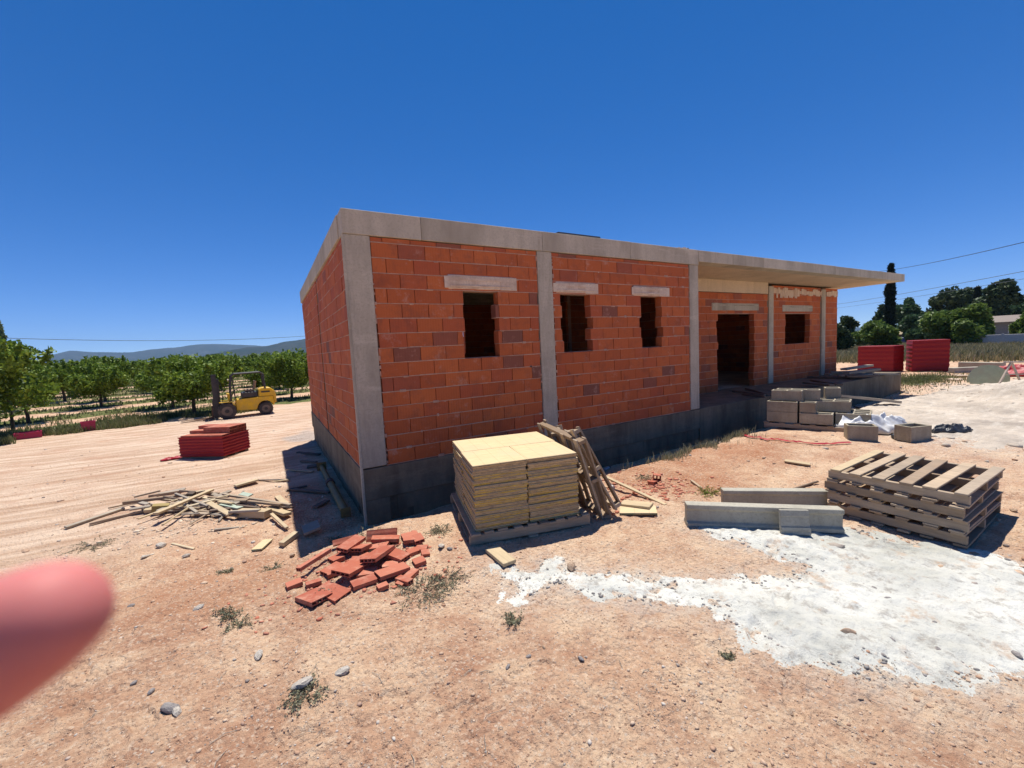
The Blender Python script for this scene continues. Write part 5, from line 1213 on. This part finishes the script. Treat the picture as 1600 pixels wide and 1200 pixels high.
SL = [(893, 881, 14, 'b', 'rounded brown stone above the tip of the cement spill'), (472, 1064, 17, 'w', 'white chalky stone lying on the weed in the foreground'), (264, 1103, 16, 'g', 'long grey stone alone in the left foreground'), (277, 1110, 9, 'w', 'small pale stone touching the long grey one'), (404, 1021, 11, 'w', 'slanted pale stone below and left of the tile heap'),
      (535, 1046, 13, 'w', 'pale crumbly stone in the foreground below the tile heap'), (236, 1079, 8, 'g', 'grey pebble in the left foreground below the fingertip'), (209, 1065, 6, 'g', 'small dark pebble nearest the finger'), (1235, 1111, 9, 'b', 'brown stone lying alone in the right foreground'), (908, 1027, 7, 'g', 'grey stone in the middle foreground below the spill'),
      (794, 1040, 6, 'g', 'dark pebble in the middle foreground'), (826, 1024, 5, 'g', 'small dark pebble beside the larger foreground one'), (310, 948, 7, 'w', 'pale stone right of the fingertip near the small weed'), (205, 945, 6, 'g', 'grey stone at the edge of the fingertip'), (252, 850, 9, 'w', 'pale stone below the scrap timber heap'), (292, 866, 8, 'w', 'pale flat stone below the thin stick'), (227, 868, 6, 'w', 'pale stone left of the other below the heap'),
      (690, 851, 9, 'w', 'white stone between tile heap and panel pallet'), (702, 856, 6, 'g', 'grey stone right of the white one by the tile heap'), (785, 878, 5, 'w', 'small white stone at the thick plank end'), (457, 866, 6, 'b', 'brown stone on the lip left of the tile heap'), (1465, 1013, 10, 'g', 'largest dark grey stone set in the cement spill'), (1464, 1023, 7, 'g', 'grey stone just below the largest one in the spill'),
      (1510, 991, 8, 'g', 'dark stone in the right part of the spill'), (1590, 1022, 8, 'g', 'dark stone at the right edge of the spill'), (1390, 935, 7, 'g', 'dark pebble in the middle of the spill'), (1366, 917, 5, 'g', 'small dark pebble high in the middle of the spill'), (1392, 998, 6, 'g', 'dark pebble in the lower middle of the spill'), (1325, 985, 9, 'b', 'brown clod in the lower part of the spill'), (1583, 795, 8, 'b', 'brown stone right of the pallet stack'),
      (1340, 874, 5, 'g', 'small dark pebble near the top of the spill'), (1075, 922, 5, 'w', 'pale pebble on the narrow arm of the spill'), (1380, 1022, 5, 'g', 'dark pebble near the lower edge of the spill'), (850, 1010, 4, 'b', 'small brown pebble below the spill arm'), (1345, 1090, 5, 'b', 'small brown stone in the right foreground')]
for i, (u, v, r_, k_, lab) in enumerate(SL):
    q = gp(u, v+r_*.5); e = gp(u+r_, v+r_*.5); s = max(.008, (Vector((e.x, e.y, 0))-Vector((q.x, q.y, 0))).length)
    o = obj('stone', rocks[k_][i % 4], None, None, (q.x, q.y, q.z+s*.28), (jit(.4), jit(.3), random.uniform(0, 6)), label=lab, cat='stone', group='loose stones on the ground'); o.scale = (s*.95, s*.60, s*.42)
# pebbles and grit nobody could count
def pebbles(name, n_, region, smin, smax, mat, seed, power=3.0, flat=.5):
    r = np.random.default_rng(seed); bm = bmesh.new(); bmesh.ops.create_icosphere(bm, subdivisions=1, radius=1)
    bv = np.array([v.co[:] for v in bm.verts]); bf = np.array([[v.index for v in f.verts] for f in bm.faces]); bm.free()
    x, y = region(r, n_); n_ = len(x); s = smin+(smax-smin)*r.uniform(0, 1, n_)**power; z = gz(x, y)
    A = r.uniform(.55, 1.35, (n_, 1, 3))*s[:, None, None]*np.array([1, 1, flat]); V = bv[None]*(1+r.uniform(-.28, .28, (n_, len(bv), 1)))*A
    a = r.uniform(0, 6.283, n_); ca, sa = np.cos(a)[:, None], np.sin(a)[:, None]; X = V[..., 0]*ca-V[..., 1]*sa; Y = V[..., 0]*sa+V[..., 1]*ca
    V = np.stack([X+x[:, None], Y+y[:, None], V[..., 2]+(z+s*.15)[:, None]], -1).reshape(-1, 3)
    F = (bf[None]+(np.arange(n_)*len(bv))[:, None, None]).reshape(-1, 3)
    obj(name, np_mesh(name, V, F), mat, kind='stuff')
n = NM('pebble_mix'); c = n.ramp(n.island(), [(0, (.50, .36, .25)), (.3, (.42, .25, .16)), (.55, (.58, .44, .32)), (.75, (.36, .21, .14)), (.88, (.56, .50, .43)), (1, (.24, .19, .16))]); pebm = n.done(c, .95, spec=.1)
n = NM('brick_crumb'); c = n.ramp(n.island(), [(0, (.48, .15, .09)), (.5, (.52, .22, .14)), (1, (.42, .18, .12))]); crumbm = n.done(c, .9)
n = NM('dark_pebble'); c = n.ramp(n.island(), [(0, (.16, .15, .14)), (.5, (.28, .26, .24)), (.8, (.40, .37, .33)), (1, (.46, .36, .27))]); darkm = n.done(c, .85)
def fan(rmin, rmax, a0=-28, a1=86, dens=None):
    def f(r, n_):
        a = np.radians(r.uniform(a0, a1, n_*2)); d = rmin*(rmax/rmin)**r.uniform(0, 1, n_*2); x = CAM[0]+d*np.sin(a); y = CAM[1]+d*np.cos(a)
        k = ~((x > -.05) & (y > -.02) & (x < 16.4)); 
        if dens is not None: k &= (pn(x*.8, y*.8, dens)+.4*pn(x*2.3, y*2.3, dens+1) > -.08+r.uniform(-.4, .3, n_*2))
        return x[k][:n_], y[k][:n_]
    return f
pebbles('soil_grit', 30000, fan(1.3, 7), .0012, .0055, pebm, 91, 2.2, .7)
pebbles('soil_clods', 9000, fan(1.5, 14, dens=60), .002, .013, pebm, 92, 4.5, .55)
pebbles('gravel_scatter', 2200, fan(4, 26, dens=63), .006, .036, pebm, 93, 5, .45)
pebbles('brick_crumbs', 420, lambda r, n_: (gp(1020, 765).x+r.normal(0, .38, n_), gp(1020, 765).y+r.normal(0, .30, n_)), .004, .032, crumbm, 94, 2)
pebbles('tile_crumbs', 500, lambda r, n_: (gp(560, 895).x+r.normal(0, .36, n_), gp(560, 895).y+r.normal(0, .26, n_)), .003, .022, crumbm, 95, 2)
def reg_spill(r, n_):
    P = np.array(SPILL); x = r.uniform(P[:, 0].min(), P[:, 0].max(), n_*6); y = r.uniform(P[:, 1].min(), P[:, 1].max(), n_*6)
    s = inside(SPILL, x, y); k = (s > -.05) & (r.uniform(0, 1, n_*6) < np.exp(-np.clip(s, 0, 9)*2.5)+.15); return x[k][:n_], y[k][:n_]
pebbles('spill_gravel', 3600, reg_spill, .0025, .015, darkm, 96, 3.5, .6)
pebbles('debris_chips', 420, lambda r, n_: (gp(330, 812, -.7).x+r.normal(0, .6, n_), gp(330, 812, -.7).y+r.normal(0, .35, n_)), .005, .028, m_stone('chip', (.74, .62, .48), (.58, .45, .33)), 97, 2, .35)
pebbles('sand_lumps', 2500, lambda r, n_: (14.5+r.normal(0, 3.0, n_), -3.2+r.normal(0, 1.6, n_)), .012, .07, m_stone('sand_lump', (.56, .49, .40), (.40, .34, .28)), 98, 3)
# twigs strewn on the soil
m = MB(); rs = random.Random(12)
for k in range(170):
    d = 1.6*(9/1.6)**rs.random(); a = R(rs.uniform(-22, 80)); x, y = CAM[0]+d*math.sin(a), CAM[1]+d*math.cos(a)
    if x > 0 and y > -.1: continue
    L = rs.uniform(.02, .11)*(1+.4*(d > 4)); b = rs.uniform(0, 3.14); p0 = (x, y, gz1(x, y)+.004); x2, y2 = x+L*math.cos(b), y+L*math.sin(b); xm, ym = (x+x2)/2+rs.gauss(0, L*.08), (y+y2)/2+rs.gauss(0, L*.08)
    m.tube([p0, (xm, ym, gz1(xm, ym)+.010), (x2, y2, gz1(x2, y2)+.004)], rs.uniform(.0006, .0018), 5)
obj('twigs', m, wood_grey, kind='stuff')
# loose tile pieces away from the heap
for k, (u, v, l_) in enumerate([(1026, 750, 'red tile chunk standing among crumbs right of the batten'), (1020, 757, 'smaller red tile bit beside the standing chunk')]):
    q = gp(u, v); obj('clay_tile', tile_mesh(.12-.04*k, .09, .07-.03*k, 2), None, None, q, (.1, .1, .8+k), label=l_, cat='tile')

# ------------------------------------------------------------------ far house, walls, car, wires
q = dirpt(1566, 520, 80); hs_ = empty('low_house', (q.x, q.y, gz1(q.x, q.y)), (0, 0, R(10)), label='low pale house with a shallow pitched roof behind the right shrubs', cat='house')
obj('wall', MB().box(-4, 4, -3, 3, 0, 2.1), grey_render, hs_)
rf = obj('roof', MB().prism([(-4.5, 2.1), (4.5, 2.1), (4.5, 2.2), (0, 3.0), (-4.5, 2.2)], -3.3, 3.3), roof_tile, hs_)
for y in (-1.6, .9): wn_ = obj('window', MB().box(-4.06, -3.99, y, y+1.1, .9, 1.8), black_paint, hs_); obj('frame', MB().box(-4.08, -4.061, y-.06, y, .84, 1.86).box(-4.08, -4.061, y+1.1, y+1.16, .84, 1.86), white_wall, wn_)
q = dirpt(1585, 530, 50); wr = empty('garden_wall', (q.x, q.y, gz1(q.x, q.y)), (0, 0, R(2)), label='pale concrete panel wall at the right edge before the low house', cat='wall')
for k in range(6): obj('wall_panel', cbox('wall_panel', .12, 1.94, 1.05, .015), house_wall, wr, (jit(.02), 1.6-k*2.0, .52))
for k in range(7): obj('post', MB().box(-.1, .1, -.06, .06, 0, 1.12), house_wall, wr, (0, 2.6-k*2.0, 0))
q = dirpt(1422, 535, 66); cr_ = empty('parked_car', (q.x, q.y, gz1(q.x, q.y)), (0, 0, R(100)), label='dark blue parked car half hidden behind the shrubs and dry grass', cat='car')
obj('body', MB().prism([(-2, .3), (2, .3), (2.05, .7), (1.9, .85), (.9, .92), (-1.7, .95), (-2.05, .8)], -.82, .82), blue_paint, cr_, bevel=.05)
obj('cabin', MB().prism([(-1.6, .951), (.85, .93), (.3, 1.40), (-1.2, 1.43)], -.72, .72), car_glass, cr_, bevel=.03); obj('roof', MB().prism([(-1.22, 1.435), (.3, 1.41), (.2, 1.46), (-1.1, 1.48)], -.70, .70), blue_paint, cr_)
for x in (-1.25, 1.25):
    for y in (-.78, .78): wh = obj('wheel', MB().lathe([(.3, -.1), (.32, -.07), (.32, .07), (.3, .1)], 20, Matrix.Translation((x, y, .32)) @ Matrix.Rotation(math.pi/2, 4, 'X')), tyre_rubber, cr_); obj('rim', MB().lathe([(.18, -.11), (.18, .11)], 12, Matrix.Translation((x, y, .32)) @ Matrix.Rotation(math.pi/2, 4, 'X')), pale_metal, wh)
q = dirpt(1400, 530, 72); obj('boundary_wall', MB().box(-6, 6, -.1, .1, 0, 1.25), rust_dark, None, (q.x, q.y, gz1(q.x, q.y)), (0, 0, R(-70)), label='long low dark wall behind the blue car', cat='wall')
# white farmhouse on the hillside
q = dirpt(357, 562, 2000); fh = empty('farmhouse', (q.x, q.y, CAM[2]+2000*math.tan(R(.75))), label='tiny white farmhouse on the hillside above the forklift', cat='house'); obj('wall', MB().box(-14, 14, -8, 8, -6, 9), white_wall, fh); obj('roof', MB().prism([(-15, 9), (15, 9), (0, 14)], -9, 9), roof_tile, fh)
def sag(a, b, s, n_=26): return [Vector(a).lerp(Vector(b), t)-Vector((0, 0, 4*s*t*(1-t))) for t in np.linspace(0, 1, n_)]
def wire(pts3, rad, mat, label):
    obj('power_line', MB().tube(pts3, rad, 5), mat, label=label, cat='power line', group='overhead power lines')
def pole(p, hh, lab):
    r_ = empty('utility_pole', (p.x, p.y, gz1(p.x, p.y)), label=lab, cat='pole'); obj('shaft', MB().tube([(0, 0, -.3), (0, 0, hh)], [.15, .10], 10), wood_grey, r_); obj('crossarm', MB().box(-.7, .7, -.05, .05, hh-.35, hh-.25), wood_grey, r_)
pL, pM, pR_ = dirpt(-300, 490, 75), dirpt(235, 535, 88), dirpt(700, 480, 110)
A_, B_ = dirpt(0, 527, 80), dirpt(470, 524.5, 92)
wire(sag(A_+(A_-B_)*.45+Vector((0, 0, 1.4)), B_+(B_-A_)*.6+Vector((0, 0, 2.0)), 2.35), .035, wire_grey, 'thin dark power line sagging across the sky above the orchard')
def ray_line(u1, v1, d1, u2, v2, d2, ext=.5): a = dirpt(u1, v1, d1); b = dirpt(u2, v2, d2); return sag(a-(b-a)*ext, b+(b-a)*.45, .5)
wire(ray_line(1390, 417, 70, 1600, 369, 40), .022, wire_black, 'dark power line climbing to the right edge above the canopy tip')
wire(ray_line(1312, 472, 110, 1600, 418, 64), .028, wire_grey, 'faint middle power line above the pines')
wire(ray_line(1312, 478, 112, 1600, 430, 66), .020, wire_grey, 'faintest lowest power line just above the pines')

# ------------------------------------------------------------------ the fingertip at the lens
skin = NM('skin'); c = skin.mix(skin.noise(90, 5), (.60, .22, .20), (.50, .14, .12)); skin.b.inputs['Subsurface Weight'].default_value = .35; skin.b.inputs['Subsurface Radius'].default_value = (.012, .004, .002); skin.b.inputs['Subsurface Scale'].default_value = .5
skin.bump(skin.noise(400, 3), .15, .0005); skin = skin.done(c, .62, spec=.3)
nail_m = m_flat('nail', (.75, .45, .40), .25, bump=0)
def campt(u, v, depth): return CAM + depth*((u-800)/FPX*RT+(600-v)/FPX*UP+FW)
def hand():
    tip, d1, d2 = campt(146, 922, .050), campt(-60, 1036, .050), campt(-340, 1230, .055)
    bm = bmesh.new(); lay = bm.verts.layers.skin.verify() if hasattr(bm.verts.layers, 'skin') else None
    P = [tip, tip+(d1-tip)*.5, d1, d1+(d2-d1)*.55, d2]
    dirf = (d2-d1)/np.linalg.norm(d2-d1); down = -np.array([0, 0, 1.0])
    knuckle = d2+dirf*.030+down*.006; palm = knuckle+dirf*.045+down*.012; wrist = palm+dirf*.045+down*.020; arm = wrist+dirf*.10+down*.07
    side = np.cross(dirf, down); side /= np.linalg.norm(side)
    vs_ = [arm, wrist, palm, knuckle] + P[::-1]; rd = [.030, .026, .024, .0125, .0105, .0098, .0092, .0079, .0053]
    es = [(i, i+1) for i in range(len(vs_)-1)]
    for k, off in enumerate((.020, .039, .056)):       # curled fingers
        kn = palm+side*off-dirf*.034+down*.004*k; b1 = kn-dirf*.028+down*.022; b2 = b1+dirf*.016+down*.020; b3 = b2+dirf*.020-down*.003
        n0 = len(vs_); vs_ += [kn, b1, b2, b3]; rd += [.0115, .0092, .0085, .0072]; es += [(2, n0), (n0, n0+1), (n0+1, n0+2), (n0+2, n0+3)]
    n0 = len(vs_); t1 = palm-side*.020-dirf*.002+down*.014; t2 = t1-side*.012-dirf*.030+down*.014; t3 = t2-dirf*.026+down*.004
    vs_ += [t1, t2, t3]; rd += [.0135, .0105, .0085]; es += [(2, n0), (n0, n0+1), (n0+1, n0+2)]
    me = bpy.data.meshes.new('hand'); me.from_pydata([tuple(v) for v in vs_], es, []); me.update()
    o = bpy.data.objects.new('hand', me); COL.objects.link(o); me.materials.append(skin)
    m = o.modifiers.new('skin', 'SKIN'); m.use_smooth_shade = True
    sv = me.skin_vertices[0].data
    for i, r_ in enumerate(rd): sv[i].radius = (r_, r_)
    sv[1].use_root = True
    o.modifiers.new('sub', 'SUBSURF').levels = 2; o.modifiers['sub'].render_levels = 3
    tags(o, 'blurred pink fingertip reaching in from the left edge, close to the lens', 'hand')
hand()
